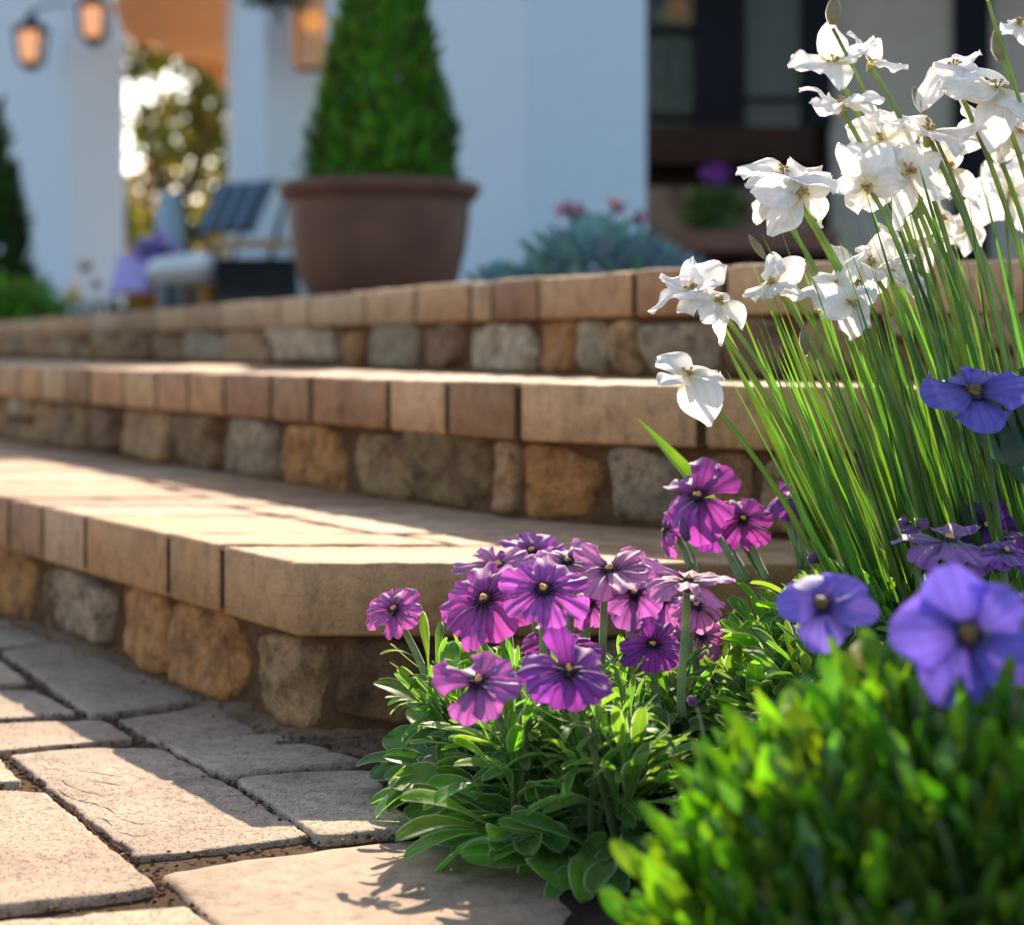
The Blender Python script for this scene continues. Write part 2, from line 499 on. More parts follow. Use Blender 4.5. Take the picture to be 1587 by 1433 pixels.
def blade(mb, base, d, nrm, L, W, prof, bend=0.5, fold=0.2, twist=0.0, ruffle=0.0, nu=5, nv=7, tint=(1, 1, 1), rim=None, rimtint=None, seed=0.0, notch=0.0, roundtip=0.0, wav=(9, 7), cup=0.0, sbend=0.0, shade_tip=None):
    """one leaf or petal: a curved, folded, ruffled sheet grown along d with face normal nrm"""
    d = unit(d); n = frame_normal(d, nrm); s = np.cross(d, n)
    v = 1 - (1 - np.linspace(0, 1, nv)) ** 1.5
    u = np.linspace(-1, 1, nu) if rim is None else np.concatenate([[-1], np.linspace(-1 + rim, 1 - rim, nu), [1]])
    ang = bend * v + sbend * np.sin(np.pi * v)
    dl = np.diff(v, prepend=0) * L
    D = np.cos(ang)[:, None] * d - np.sin(ang)[:, None] * n
    NN = np.cos(ang)[:, None] * n + np.sin(ang)[:, None] * d
    SP = np.cumsum(D * dl[:, None], 0)
    tw = twist * v
    S = np.cos(tw)[:, None] * s + np.sin(tw)[:, None] * NN
    N2 = np.cos(tw)[:, None] * NN - np.sin(tw)[:, None] * s
    wv = W * .5 * prof(v) if callable(prof) else W * .5 * np.asarray(prof)
    U, Vv = np.meshgrid(u, v)
    lat = U * wv[:, None]
    hgt = fold * np.abs(U) * wv[:, None] + cup * (U ** 2) * wv[:, None]
    if ruffle:
        ph = seed * 6.1
        hgt = hgt + ruffle * L * (np.sin(U * wav[0] * .5 + ph + Vv * 2.1) * (.25 + .75 * Vv) * .6 + np.sin(Vv * wav[1] + ph * 1.7) * np.abs(U) * .6)
    P = base + SP[:, None, :] + lat[..., None] * S[:, None, :] + hgt[..., None] * N2[:, None, :]
    if notch or roundtip:
        k = (roundtip * U ** 2 + notch * np.exp(-(U / .28) ** 2)) * np.clip((Vv - .45) / .55, 0, 1) ** 1.5
        P = P - (k * L)[..., None] * D[:, None, :]
    P = P.reshape(-1, 3)
    m = len(u)
    uv = np.stack([(U * .5 + .5).ravel(), Vv.ravel()], 1)
    F, mats = [], []
    for i in range(nv - 1):
        for j in range(m - 1):
            a = i * m + j
            F.append((a, a + 1, a + m + 1, a + m))
            mats.append(1 if rim is not None and (j == 0 or j == m - 2) else 0)
    T = np.tile(np.asarray(tint, float), (len(P), 1))
    if rim is not None and rimtint is not None:
        mask = (np.abs(U.ravel()) > .999)
        T[mask] = rimtint
    mb.add(P, F, T, uv, mats)

def ball(mb, c, r, axis=(0, 0, 1), squash=1.0, tint=(1, 1, 1), nu=8, nv=5, mat=0, bumpy=0.0):
    a = unit(axis); e1 = unit(np.cross(a, [.3, .8, .1])); e2 = np.cross(a, e1)
    V, F = [], []
    for i in range(nv + 1):
        th = math.pi * i / nv
        for j in range(nu):
            ph = math.tau * j / nu
            rr = r * (1 + (bumpy * nz(i * 1.7, j * 1.3, c[0] * 50) if bumpy else 0))
            V.append(np.asarray(c) + rr * (math.sin(th) * (math.cos(ph) * e1 + math.sin(ph) * e2) + squash * math.cos(th) * a))
    F = ring_faces(nu, nv + 1)
    mb.add(V, F, tint, None, mat)

def obox(mb, o, ax, ay, az, tint=(1, 1, 1), mat=0):
    o, ax, ay, az = [np.asarray(q, float) for q in (o, ax, ay, az)]
    V = [o, o + ax, o + ax + ay, o + ay, o + az, o + ax + az, o + ax + ay + az, o + ay + az]
    F = [(0, 3, 2, 1), (4, 5, 6, 7), (0, 1, 5, 4), (1, 2, 6, 5), (2, 3, 7, 6), (3, 0, 4, 7)]
    mb.add(V, F, tint, None, mat)

def box(mb, x0, x1, y0, y1, z0, z1, tint=(1, 1, 1), mat=0):
    obox(mb, (x0, y0, z0), (x1 - x0, 0, 0), (0, y1 - y0, 0), (0, 0, z1 - z0), tint, mat)

def lathe(mb, c, prof, nseg=40, tint=(1, 1, 1), mat=0):
    V = []
    for r, z in prof:
        for j in range(nseg):
            a = math.tau * j / nseg
            V.append((c[0] + r * math.cos(a), c[1] + r * math.sin(a), c[2] + z))
    mb.add(V, ring_faces(nseg, len(prof)), tint, None, mat)

def jit(c, a=0.15):
    k = 1 + random.uniform(-a, a)
    return tuple(max(0.0, x * k * (1 + random.uniform(-a, a) * .4)) for x in c)

# ------------------------------------------------------------------ ground and paving
Z1, Z2, Z3 = 0.150, 0.292, 0.420
mb = MB()
xs = np.linspace(-120, 120, 41); ys = np.linspace(-80, 200, 41)
V = [(x, y, -0.0065) for y in ys for x in xs]
F = [(j * 41 + i, j * 41 + i + 1, j * 41 + i + 42, j * 41 + i + 41) for j in range(40) for i in range(40)]
mb.add(V, F, (0.16, 0.095, 0.055))
struct(mb.build('ground', M_SOIL))

hand = [
    [(18, 1167), (120, 1157), (246, 1157), (380, 1226), (478, 1289), (330, 1308), (212, 1320), (60, 1203)],
    [(366, 1207), (470, 1197), (572, 1195), (645, 1281), (495, 1297)],
    [(255, 1154), (418, 1136), (560, 1177), (352, 1204)],
    [(182, 1113), (325, 1090), (405, 1131), (252, 1151)],
    [(4, 1009), (122, 991), (306, 1083), (142, 1107)],
    [(247, 1343), (480, 1308), (650, 1290), (770, 1290), (1010, 1400), (1010, 1500), (430, 1510)],
    [(-150, 1226), (70, 1229), (243, 1372), (-150, 1424)],
    [(-170, 1441), (285, 1405), (330, 1437), (395, 1512), (-150, 1560)],
    [(-110, 1178), (0, 1176), (30, 1210), (-110, 1221)],
    [(-120, 1123), (163, 1114), (205, 1143), (16, 1159), (-100, 1171)],
    [(-90, 1071), (50, 1066), (120, 1101), (-100, 1115)],
    [(-70, 1026), (-2, 1023), (46, 1059), (-80, 1066)],
    [(-40, 975), (55, 971), (85, 993), (-50, 1002)],
    [(-30, 951), (20, 946), (46, 966), (-40, 972)],
    [(590, 1194), (700, 1192), (800, 1284), (662, 1281)],
]
hand_w = [np.array([G(*p) for p in poly]) for poly in hand]
hand_w = [P.mean(0) + (P - P.mean(0)) * 1.012 for P in hand_w]
tone_p = [(0.46, 0.34, 0.23), (0.47, 0.355, 0.245), (0.41, 0.28, 0.18), (0.44, 0.30, 0.19), (0.39, 0.275, 0.185)]

def inside(pt, P):
    x, y = pt; c = False
    n = len(P)
    for i in range(n):
        a, b = P[i], P[i - 1]
        if (a[1] > y) != (b[1] > y) and x < (b[0] - a[0]) * (y - a[1]) / (b[1] - a[1]) + a[0]: c = not c
    return c

E1 = unit((-.564, .826))                  # front edge of the lowest step runs this way
C1 = np.array([-.1786, 1.446])
mbP, mbS = MB(), MB()
for i, P in enumerate(hand_w):
    tn = jit(random.choice(tone_p), .07)
    if i == 5:
        block(mbS, P, -.04, -.003, r=.005, sp=.009, amp=.0016, corner=.012, tint=(0.36, 0.235, 0.15), top_amp=.0012, seed=3.3)
    else:
        block(mbP, P, -.04, random.uniform(-.002, .002), r=.002, sp=.006, amp=.0026, corner=.006, tint=tn, top_amp=.0011,
              tilt=(random.uniform(-.006, .006), random.uniform(-.006, .006)))
ux, vx = unit((-.52, .854)), unit((.90, .436))
exp_hand = [P.mean(0) + (P - P.mean(0)) * 1.05 for P in hand_w]
for i in range(-26, 26):
    off = random.uniform(0, .3)
    t = -5.0 + off
    while t < 6:
        ln = random.choice((.16, .24, .3))
        o = vx * (i * .135) + ux * t + np.array([-.3, 1.2])
        t += ln
        def quad(v0, v1, u0, u1): return [o + vx * v0 + ux * u0, o + vx * v1 + ux * u0, o + vx * v1 + ux * u1, o + vx * v0 + ux * u1]
        todo = [(quad(.0, .126, .004, ln - .004), 0)]
        def pieces():
            h = ln / 2
            return [(quad(v0, v1, u0, u1), 1) for v0, v1 in ((.0, .06), (.066, .126)) for u0, u1 in ((.004, h - .003), (h + .003, ln - .004))]
        while todo:
            q, lev = todo.pop()
            cen = np.mean(q, 0)
            if cen[1] < -.6 or cen[1] > 7 or cen[0] < -4 or cen[0] > .7: continue
            if cen[0] > -.02 and cen[1] > .35 and cen[1] < 1.6: continue
            tests = [a + (b - a) * k for a, b in zip(q, q[1:] + q[:1]) for k in (0, .25, .5, .75)] + [cen]
            rel = [p - C1 for p in q]
            side = [r[0] * E1[1] - r[1] * E1[0] for r in rel]      # >0 : under the steps
            if any(inside(p, H) for p in tests for H in exp_hand) or (max(side) > .03 and min(r[1] for r in rel) > -.03) or (cen[0] > -.2 and cen[1] > 1.38):
                if lev == 0: todo += pieces()
                continue
            block(mbP, q, -.04, random.uniform(-.002, .002), r=.003, sp=.03, amp=.002, corner=.01, tint=jit(random.choice(tone_p), .08), top_amp=.0014)
# hairline cracks in the large foreground paver
mbK = MB()
crk = [[(60, 1200), (85, 1197), (108, 1202)], [(122, 1201), (150, 1204), (172, 1208), (196, 1210)], [(94, 1214), (104, 1223), (117, 1228)],
       [(117, 1228), (133, 1234), (147, 1236), (160, 1241)], [(154, 1256), (166, 1259), (180, 1269)], [(186, 1276), (210, 1283), (222, 1284), (240, 1281)]]
for c in crk:
    W2 = np.array([G(*p) for p in c])
    n = len(W2)
    wd = [.0004] + [.0011] * (n - 2) + [.0003]
    tt = unit(W2[-1] - W2[0]); sd = np.array([-tt[1], tt[0]])
    V = [(*(W2[i] + sd * wd[i]), .0034) for i in range(n)] + [(*(W2[i] - sd * wd[i]), .0034) for i in range(n)]
    mbK.add(V, [(i + 1, i, n + i, n + i + 1) for i in range(n - 1)])
pv = struct(mbP.build('pavement', M_PAVER))
mbS.build('smooth_slab', M_SLAB, pv)
mbK.build('crack', M_CRACK, pv)

# ------------------------------------------------------------------ the three stone steps
class Edge:
    def __init__(s, pts, sp=.02, smooth=0):
        P = np.asarray(pts, float)
        Q = [P[0]]
        for a, b in zip(P[:-1], P[1:]):
            k = max(1, int(np.linalg.norm(b - a) / sp))
            Q += [a + (b - a) * j / k for j in range(1, k + 1)]
        Q = np.array(Q)
        for _ in range(smooth): Q[1:-1] = (Q[:-2] + Q[1:-1] * 2 + Q[2:]) / 4
        s.P = Q
        s.t = np.concatenate([[0], np.cumsum(np.linalg.norm(np.diff(Q, axis=0), axis=1))])
        T = np.gradient(Q, axis=0); T /= np.linalg.norm(T, axis=1, keepdims=True)
        s.T = T
        s.N = np.stack([-T[:, 1], T[:, 0]], 1)      # inward (body) side when walking left-far to right-near
    def _i(s, A, t): return np.array([np.interp(t, s.t, A[:, 0]), np.interp(t, s.t, A[:, 1])])
    def pt(s, t): return s._i(s.P, t)
    def dr(s, t): return unit(s._i(s.T, t))
    def nin(s, t): return unit(s._i(s.N, t))
    def from_px(s, px):
        k = (px - CX) / FPX
        f = s.P[:, 0] - k * s.P[:, 1]
        i = int(np.argmax(f > 0))
        if f[i] <= 0 or i == 0: return None
        a = f[i - 1] / (f[i - 1] - f[i])
        return s.t[i - 1] + a * (s.t[i] - s.t[i - 1])

SAND = [(0.48, 0.27, 0.125), (0.45, 0.25, 0.12), (0.36, 0.195, 0.092), (0.48, 0.30, 0.165), (0.33, 0.175, 0.085), (0.53, 0.325, 0.165)]
FIELD = {'o': (0.44, 0.20, 0.06), 'g': (0.37, 0.26, 0.15), 'b': (0.25, 0.135, 0.06), 't': (0.40, 0.225, 0.10), 'p': (0.50, 0.37, 0.225), 'd': (0.16, 0.08, 0.034)}
MORT = (0.17, 0.085, 0.04)

def riser(step, edge, zb, zt, recess, placed, t0, t1, bulge=.015):
    """mortar wall under a coping with field stones set in it"""
    ts = np.arange(t0, t1, .008)
    V, F = [], []
    top, bot = [], []
    rows = [zb - .02 + (zt - zb + .02) * k / 10 for k in range(11)]
    for t in ts:
        p = edge.pt(t) + edge.nin(t) * recess
        for z in rows:
            q = p - edge.nin(t) * (.003 + .005 * nz(p[0] * 40, p[1] * 40, z * 40) + .003 * nz(p[0] * 110, p[1] * 110, z * 110))
            V.append((q[0], q[1], z))
    m = len(rows)
    for i in range(len(ts) - 1):
        for k in range(m - 1): F.append((i * m + k, (i + 1) * m + k, (i + 1) * m + k + 1, i * m + k + 1))
    mm = MB(); mm.add(V, F, MORT)
    mm.build('riser_mortar', M_MORTAR, step)
    ms = MB()
    def put(a, b, lo, hi, key, seed):
        mid = (a + b) / 2
        p = edge.pt(mid) + edge.nin(mid) * recess
        d, n = edge.dr(mid), -edge.nin(mid)
        wall_stone(ms, p - d * mid, d, n, a, b, zb + (zt - zb) * lo, zb + (zt - zb) * hi, bulge * random.uniform(.8, 1.2), jit(FIELD[key], .1), seed)
    done = []
    for (a, b, lo, hi, key) in placed:
        ta, tb = edge.from_px(a), edge.from_px(b)
        if ta is None or tb is None: continue
        done.append((ta, tb))
        ta -= .002; tb += .002
        put(ta, tb, 0.0, max(hi, .93), key, a * 1.37 + zb)
    t = t0 + .02
    k = 0
    while t < t1 - .05:
        wdt = random.uniform(.05, .12)
        if all(t + wdt < a + .004 or t > b - .004 for a, b in done):
            if random.random() < .4:
                h_ = random.uniform(.4, .6)
                put(t, t + wdt - .004, 0, h_ - .04, random.choice('otbttgbp'), 300 + k + zb * 99)
                put(t + random.uniform(-.006, .01), t + wdt - .004, h_ + .03, 1.0, random.choice('otbttgbp'), 700 + k + zb * 99)
            else: put(t, t + wdt - .006, 0, random.uniform(.9, 1.0), random.choice('otbttgbp'), 300 + k + zb * 99)
            t += wdt; k += 1
        else: t += .012
    ms.build('riser_stones', M_FIELD, step)

steps = []
# --- lowest step: strips of stone laid across behind a bevelled corner
s1 = thing('stone_step', 'lowest stone step, its sunlit tread ending in a blunt corner above the pavers', 'step', (C1[0], C1[1], 0), 'stone steps up to the terrace')
mc, mt = MB(), MB()
tcut = [0, .151, .27, .489, .62, .74, .90, 1.03, 1.22, 1.36, 1.55, 1.70, 1.88, 2.1, 2.3, 2.55, 2.8, 3.1, 3.4, 3.7]
for i in range(len(tcut) - 1):
    ta, tb = tcut[i], tcut[i + 1]
    x = 0.0
    first = True
    xmax = 2.0 if i == 0 else 1.8
    while x < xmax:
        ln = (.62 if i == 0 else random.uniform(.2, .34)) if first else random.uniform(.22, .4)
        gp = .006
        a = C1 + E1 * (ta + (gp if i else 0)) + np.array([x + (0 if first else gp), 0])
        b = C1 + E1 * (tb - gp) + np.array([x + (0 if first else gp), 0])
        q = [a, a + [ln - gp, 0], b + [ln - gp, 0], b]
        tint = jit(random.choice(SAND), .08)
        if i == 0 and first: tint = (0.44, 0.25, 0.118)
        if i in (0, 1, 2) and first and i: tint = jit((0.44, 0.24, 0.10), .06)
        block(mc if first else mt, q, Z1 - (.0616 if first else .05), Z1 + random.uniform(-.0012, .0008), r=.0032 if first else .003,
              sp=.006 if i < 5 else .02, amp=.0018, corner=.0055 if (i == 0 and first) else .004, tint=tint, top_amp=.001)
        x += ln
        first = False
mc.build('coping', M_COPING, s1)
mt.build('tread', M_COPING, s1)
mb = MB()
q = [C1 + E1 * 3.7 + [.03, 0], C1 + [.03, .02], C1 + [2.0, .02], C1 + [2.0, 3.2]]
V = [(*p, Z1 - .005) for p in q]
mb.add(V, [(0, 1, 2, 3)], MORT)
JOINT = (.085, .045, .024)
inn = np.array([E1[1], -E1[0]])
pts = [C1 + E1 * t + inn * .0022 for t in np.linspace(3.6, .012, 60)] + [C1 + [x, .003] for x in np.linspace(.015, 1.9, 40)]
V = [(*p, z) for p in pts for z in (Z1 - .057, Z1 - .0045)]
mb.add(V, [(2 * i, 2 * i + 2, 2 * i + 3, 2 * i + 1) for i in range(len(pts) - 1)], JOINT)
mb.build('bedding', M_MORTAR, s1)
e1 = Edge([C1 + E1 * 3.7, C1, C1 + [2.1, 0]], smooth=3)
riser(s1, e1, 0, Z1 - .058, .026, [
    (-60, 30, .05, 1.0, 'o'), (40, 148, .0, .92, 'g'), (158, 238, .0, .9, 'o'), (243, 356, .0, .86, 'o'), (385, 462, .0, .93, 't'),
    (512, 655, .02, .95, 'd'), (668, 770, .0, .9, 'b'), (780, 900, .0, .95, 'b')], 0.3, e1.t[-1] - .02)

def coping_step(name, label, pts, z, zlow, th, cuts_px, depth, riser_px, smooth, extra_tread, recess):
    e = Edge(pts, smooth=smooth)
    st = thing(name, label, 'step', (*e.pt(e.from_px(700)), zlow), 'stone steps up to the terrace')
    mc, mt = MB(), MB()
    cuts = sorted(t for t in (e.from_px(p) for p in cuts_px) if t)
    lo = [t for t in np.arange(cuts[0] - .13, 0.05, -.135)]
    cuts = sorted(lo) + cuts
    t = cuts[-1]
    while t < e.t[-1] - .3:
        t += random.uniform(.16, .26); cuts.append(t)
    for a, b in zip(cuts[:-1], cuts[1:]):
        gp = .0045
        ts = np.linspace(a + gp, b - gp, max(2, int((b - a) / .05) + 1))
        front = [e.pt(t) for t in ts]
        back = [e.pt(t) + e.nin(t) * (depth + .0) for t in ts[::-1]]
        far = e.pt((a + b) / 2)[1] > 2.6
        block(mc, front + back, z - th, z + random.uniform(-.0015, .001), r=.004, sp=.025 if far else .009, amp=.0022, corner=.005,
              tint=jit(random.choice(SAND), .1), top_amp=.0012)
        front = [e.pt(t) + e.nin(t) * (depth + .006) for t in ts]
        back = [e.pt(t) + e.nin(t) * (depth + extra_tread) for t in ts[::-1]]
        block(mt, front + back, z - .04, z - .001, r=.004, sp=.03, amp=.001, tint=jit(random.choice(SAND), .1))
    mc.build('coping', M_COPING, st)
    mt.build('tread', M_COPING, st)
    mm = MB()
    ts = np.arange(.05, e.t[-1] - .05, .08)
    V = []
    for t in ts:
        for k in (.01, depth + extra_tread):
            p = e.pt(t) + e.nin(t) * k
            V.append((p[0], p[1], z - .006))
    mm.add(V, [(2 * i, 2 * i + 2, 2 * i + 3, 2 * i + 1) for i in range(len(ts) - 1)], MORT)
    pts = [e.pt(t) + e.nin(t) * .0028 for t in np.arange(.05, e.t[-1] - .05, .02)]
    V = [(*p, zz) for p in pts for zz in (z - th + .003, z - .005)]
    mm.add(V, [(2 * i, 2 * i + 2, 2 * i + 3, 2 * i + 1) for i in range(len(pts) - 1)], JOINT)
    mm.build('bedding', M_MORTAR, st)
    riser(st, e, zlow, z - th + .004, recess, riser_px, .1, e.t[-1] - .1)
    return st, e

d2 = unit((-.534, .845))
B2 = np.array([-.006, 1.795])
s2, e2 = coping_step('stone_step', 'middle stone step with field stone riser and a thin sunlit strip along its edge',
    [B2 + d2 * 3.6, B2, (.129, 1.693), (.268, 1.600), (.5, 1.56), (2.1, 1.56)], Z2, Z1, .060,
    [137, 190, 240, 290, 345, 418, 480, 600, 690, 800, 1085], .17,
    [(70, 120, .1, 1, 'b'), (122, 168, 0, .95, 'b'), (176, 246, .0, .92, 't'), (252, 322, .0, .9, 'b'), (328, 414, .0, .9, 'g'), (432, 512, .0, .82, 'o'),
     (540, 616, .05, .9, 't'), (622, 740, .0, 1.0, 'b'), (752, 786, .0, .95, 't'), (800, 925, .12, .9, 'o'), (925, 1040, .0, .85, 'g'),
     (1055, 1150, .0, .9, 'b'), (1165, 1260, .0, .9, 't')], 2, .2, .024)
s3, e3 = coping_step('stone_step', 'top stone step below the planter and succulents, its joints widely spaced on the right',
    [(-3.4, 9.8), (-2.0, 6.8), (-.80, 4.15), (-.153, 2.68), (.143, 2.077), (.309, 1.90), (.6, 1.84), (2.3, 1.84)], Z3, Z2, .056,
    [104, 140, 181, 242, 287, 340, 431, 478, 565, 642, 727, 761, 833, 980, 1120], .2,
    [(230, 270, 0, .9, 'b'), (280, 340, 0, .9, 'g'), (345, 395, 0, .9, 't'), (418, 512, .0, .95, 'p'), (520, 552, 0, .9, 'o'), (556, 634, .0, .95, 'g'), (640, 705, .0, .95, 'b'), (716, 818, .0, .95, 'p'),
     (828, 876, .0, .95, 'o'), (880, 926, .0, .92, 'g'), (930, 978, .0, .9, 't'), (986, 1100, .0, .95, 'g'), (1108, 1230, .0, .95, 'b')], 6, .1, .02)

# terrace floor behind the top step
mb = MB()
ts = np.linspace(.1, e3.t[-1] - .1, 60)
P = [e3.pt(t) + e3.nin(t) * .24 for t in ts]
V = [(*p, Z3 - .004) for p in P]
W3 = [(p[0] + 9.0, p[1] + 5.5, Z3 - .004) for p in P]
mb.add(V + W3, [(i, i + 1, 61 + i, 60 + i) for i in range(59)], (0.27, 0.19, 0.14))
q = [(-3.3, 9.8), (5.5, 15.3), (-2, 21), (-9, 21)]
mb.add([(*p, Z3 - .008) for p in q], [(0, 1, 2, 3)], (0.27, 0.19, 0.14))
struct(mb.build('terrace', M_TERRACE))
# soil of the flower bed, mounded a little
mb = MB()
nx, ny = 50, 50
V = []
for j in range(ny):
    for i in range(nx):
        x = .02 + i / (nx - 1) * 1.1; y = .35 + j / (ny - 1) * 1.1
        if y > 1.45: y = 1.45
        edge_d = min(x - .02, y - .35)
        h = min(.03, edge_d * .35) + .008 * nz(x * 14, y * 14) + .004 * nz(x * 50, y * 50)
        V.append((x + .012 * nz(y * 20, 3), y, -.006 + h))
mb.add(V, [(j * nx + i, j * nx + i + 1, (j + 1) * nx + i + 1, (j + 1) * nx + i) for j in range(ny - 1) for i in range(nx - 1)], (0.05, 0.033, 0.022))
struct(mb.build('flower_bed_soil', M_SOIL))

# packed dirt where the pavers meet the lowest riser
mb = MB()
V = []
path = [C1 + E1 * t + inn * .03 for t in np.linspace(2.0, .02, 120)] + [C1 + [x, .03] for x in np.linspace(.03, .3, 24)]
for i, p in enumerate(path):
    out_ = -inn if i < 120 else np.array([0, -1.0])
    for k, (o_, h_) in enumerate(((-.012, .010), (.0, .008), (.012, .004), (.026, -.001), (.04, -.006), (.06, -.02))):
        q_ = p + out_ * (o_ + .008 * nz(p[0] * 30, p[1] * 30, k) * (k > 0))
        V.append((q_[0], q_[1], h_ + .003 * nz(p[0] * 70, p[1] * 70, k * 3.1)))
mb.add(V, [(i * 6 + k, i * 6 + k + 1, i * 6 + k + 7, i * 6 + k + 6) for i in range(len(path) - 1) for k in range(5)], (0.36, 0.225, 0.135))
struct(mb.build('packed_dirt_ground', M_SOIL))
# crumbs of dirt in the joints and along the foot of the step
mb = MB()
def crumb(x, y, z, r, tint):
    V = np.array([[1, 0, -.3], [-.6, .8, -.3], [-.5, -.9, -.3], [.1, .1, .8], [.5, .7, .2], [-.8, 0, .3]]) * r * rng.uniform(.6, 1.3, (6, 3))
    a = random.uniform(0, 6.3); c, s = math.cos(a), math.sin(a)
    V = V @ np.array([[c, s, 0], [-s, c, 0], [0, 0, 1]]) + [x, y, z]
    mb.add(V, [(0, 4, 3), (4, 1, 5), (4, 5, 3), (5, 1, 2), (3, 5, 2), (3, 2, 0), (0, 2, 1), (0, 1, 4)], tint)
for H in hand_w:
    Q = resample(H.mean(0) + (H - H.mean(0)) * 1.03, .007)
    for p in Q:
        for _ in range(2):
            if random.random() < .75:
                crumb(p[0] + random.gauss(0, .003), p[1] + random.gauss(0, .003), -.006 + random.uniform(0, .005), random.uniform(.0008, .0028), jit(random.choice(((.26, .16, .09), (.42, .27, .16), (.16, .10, .06))), .2))
for k in range(1500):
    t = random.uniform(0, 1.3)
    off = abs(random.gauss(0, .014))
    if random.random() < .6: p = C1 + E1 * t + np.array([.03, 0]) - np.array([E1[1], -E1[0]]) * (off + random.uniform(-.01, .008))
    else: p = C1 + np.array([random.uniform(-.02, .5), .015 - off])
    crumb(p[0], p[1], .001 + random.uniform(-.006, .002), random.uniform(.0008, .003), jit(random.choice(((.28, .18, .10), (.45, .29, .18), (.17, .11, .065))), .2))
ob = mb.build('dirt', M_SOIL)
ob['kind'] = 'stuff'

mb = MB()
pA, pB = G(430, 1163), G(556, 1172)
mid = (pA + pB) / 2 + [0, .006]
tube(mb, bez((*pA, .007), (*mid, .009), (*pB, .008), 9), np.linspace(.0014, .0007, 9), 5, (.16, .10, .06))
pM = G(500, 1168)
tube(mb, bez((*pM, .008), (pM[0] + .01, pM[1] + .012, .012), (pM[0] + .03, pM[1] + .016, .01), 5), .0006, 5, (.16, .10, .06))
tag(mb.build('twig', M_MORTAR), 'thin dry twig lying on the pavers at the foot of the lowest step', 'twig')

# ------------------------------------------------------------------ flowers
def basis(a, roll):
    a = unit(a)
    e1 = frame_normal(a, (0.0, 0.0, 1.0)) if abs(a[2]) < .95 else frame_normal(a, (0, 1.0, 0))
    e2 = np.cross(a, e1)
    c, s = math.cos(roll), math.sin(roll)
    return e1 * c + e2 * s, e2 * c - e1 * s

def stem_to(parent, base, c, a, r0=.003, r1=.0024, tint=(.22, .30, .12), lean=.55, mat=None, name='stem'):
    mb = MB()
    base, c = np.asarray(base, float), np.asarray(c, float)
    L = np.linalg.norm(c - base)
    back = c - unit(a) * .004
    ctl = base + (c - base) * .6 + np.array([0, 0, 1]) * L * .02 - unit((a[0], a[1], 0.01)) * L * .12 * lean
    pts = bez(base, ctl, back, 14)
    wob = L * .008
    pts[1:-1, 0] += np.sin(np.linspace(0, 5, 12) + c[0] * 90) * wob
    tube(mb, pts, np.linspace(r0, r1, 14), 8, tint)
    return mb.build(name, mat or M_STEM, parent)

def flower_purple(parent, c, a, rad, n=8, tint=(.32, .07, .42), roll=None, droop=.55, tilt=.28, eye=True):
    mb = MB()
    a = unit((a[0], a[1], a[2] * 1.55)); droop += .2
    roll = random.uniform(0, 6.28) if roll is None else roll
    e1_, e2_ = basis(a, roll)
    for i in range(n):
        ph = math.tau * (i + random.uniform(-.22, .22)) / n
        o = math.cos(ph) * e1_ + math.sin(ph) * e2_
        tl = tilt + random.uniform(-.25, .25)
        d = o * math.cos(tl) + a * math.sin(tl)
        nn = a * math.cos(tl) - o * math.sin(tl)
        wd = rad * 2 * math.sin(math.pi / n) * random.uniform(.85, 1.15)
        blade(mb, np.asarray(c) + o * rad * .06 + a * .0008 * (i % 3), d, nn, rad * random.uniform(.85, 1.2), wd,
              lambda v: .16 + .84 * v ** .75, bend=droop + random.uniform(-.45, .5), fold=-.16, ruffle=.07, nu=9, nv=9,
              tint=jit(tint, .12), seed=random.random() * 9, notch=random.uniform(.05, .14), roundtip=random.uniform(.2, .36),
              wav=(random.choice((11, 13, 15)), 8), twist=random.uniform(-.25, .25))
    f = mb.build('flower', M_PURPLE, parent)
    if eye:
        me_ = MB()
        ball(me_, np.asarray(c) + a * rad * .07, rad * .13, a, .55, mat=0, bumpy=.3)
        ball(me_, np.asarray(c) + a * rad * .13 , rad * .075, a, .9, mat=1, bumpy=.5)
        ball(me_, np.asarray(c) + a * rad * .15 + e1_ * rad * .06, rad * .05, a, .9, mat=1, bumpy=.5)
        me_.build('flower_center', [M_DARKEYE, M_EYE], f)
    mk = MB()
    lathe_axis(mk, np.asarray(c) - a * rad * .02, -a, [(rad * .17, 0), (rad * .15, rad * .1), (rad * .08, rad * .24)], (.16, .15, .07))
    mk.build('calyx', M_STEM, f)
    return f

def lathe_axis(mb, c, ax, prof, tint, nseg=8):
    a = unit(ax); x = unit(np.cross(a, [.31, .77, .2])); y = np.cross(a, x)
    V = [np.asarray(c) + a * h + r * (math.cos(math.tau * j / nseg) * x + math.sin(math.tau * j / nseg) * y) for r, h in prof for j in range(nseg)]
    F = ring_faces(nseg, len(prof)); k = (len(prof) - 1) * nseg
    F.append(tuple(range(k, k + nseg)))
    mb.add(V, F, tint)

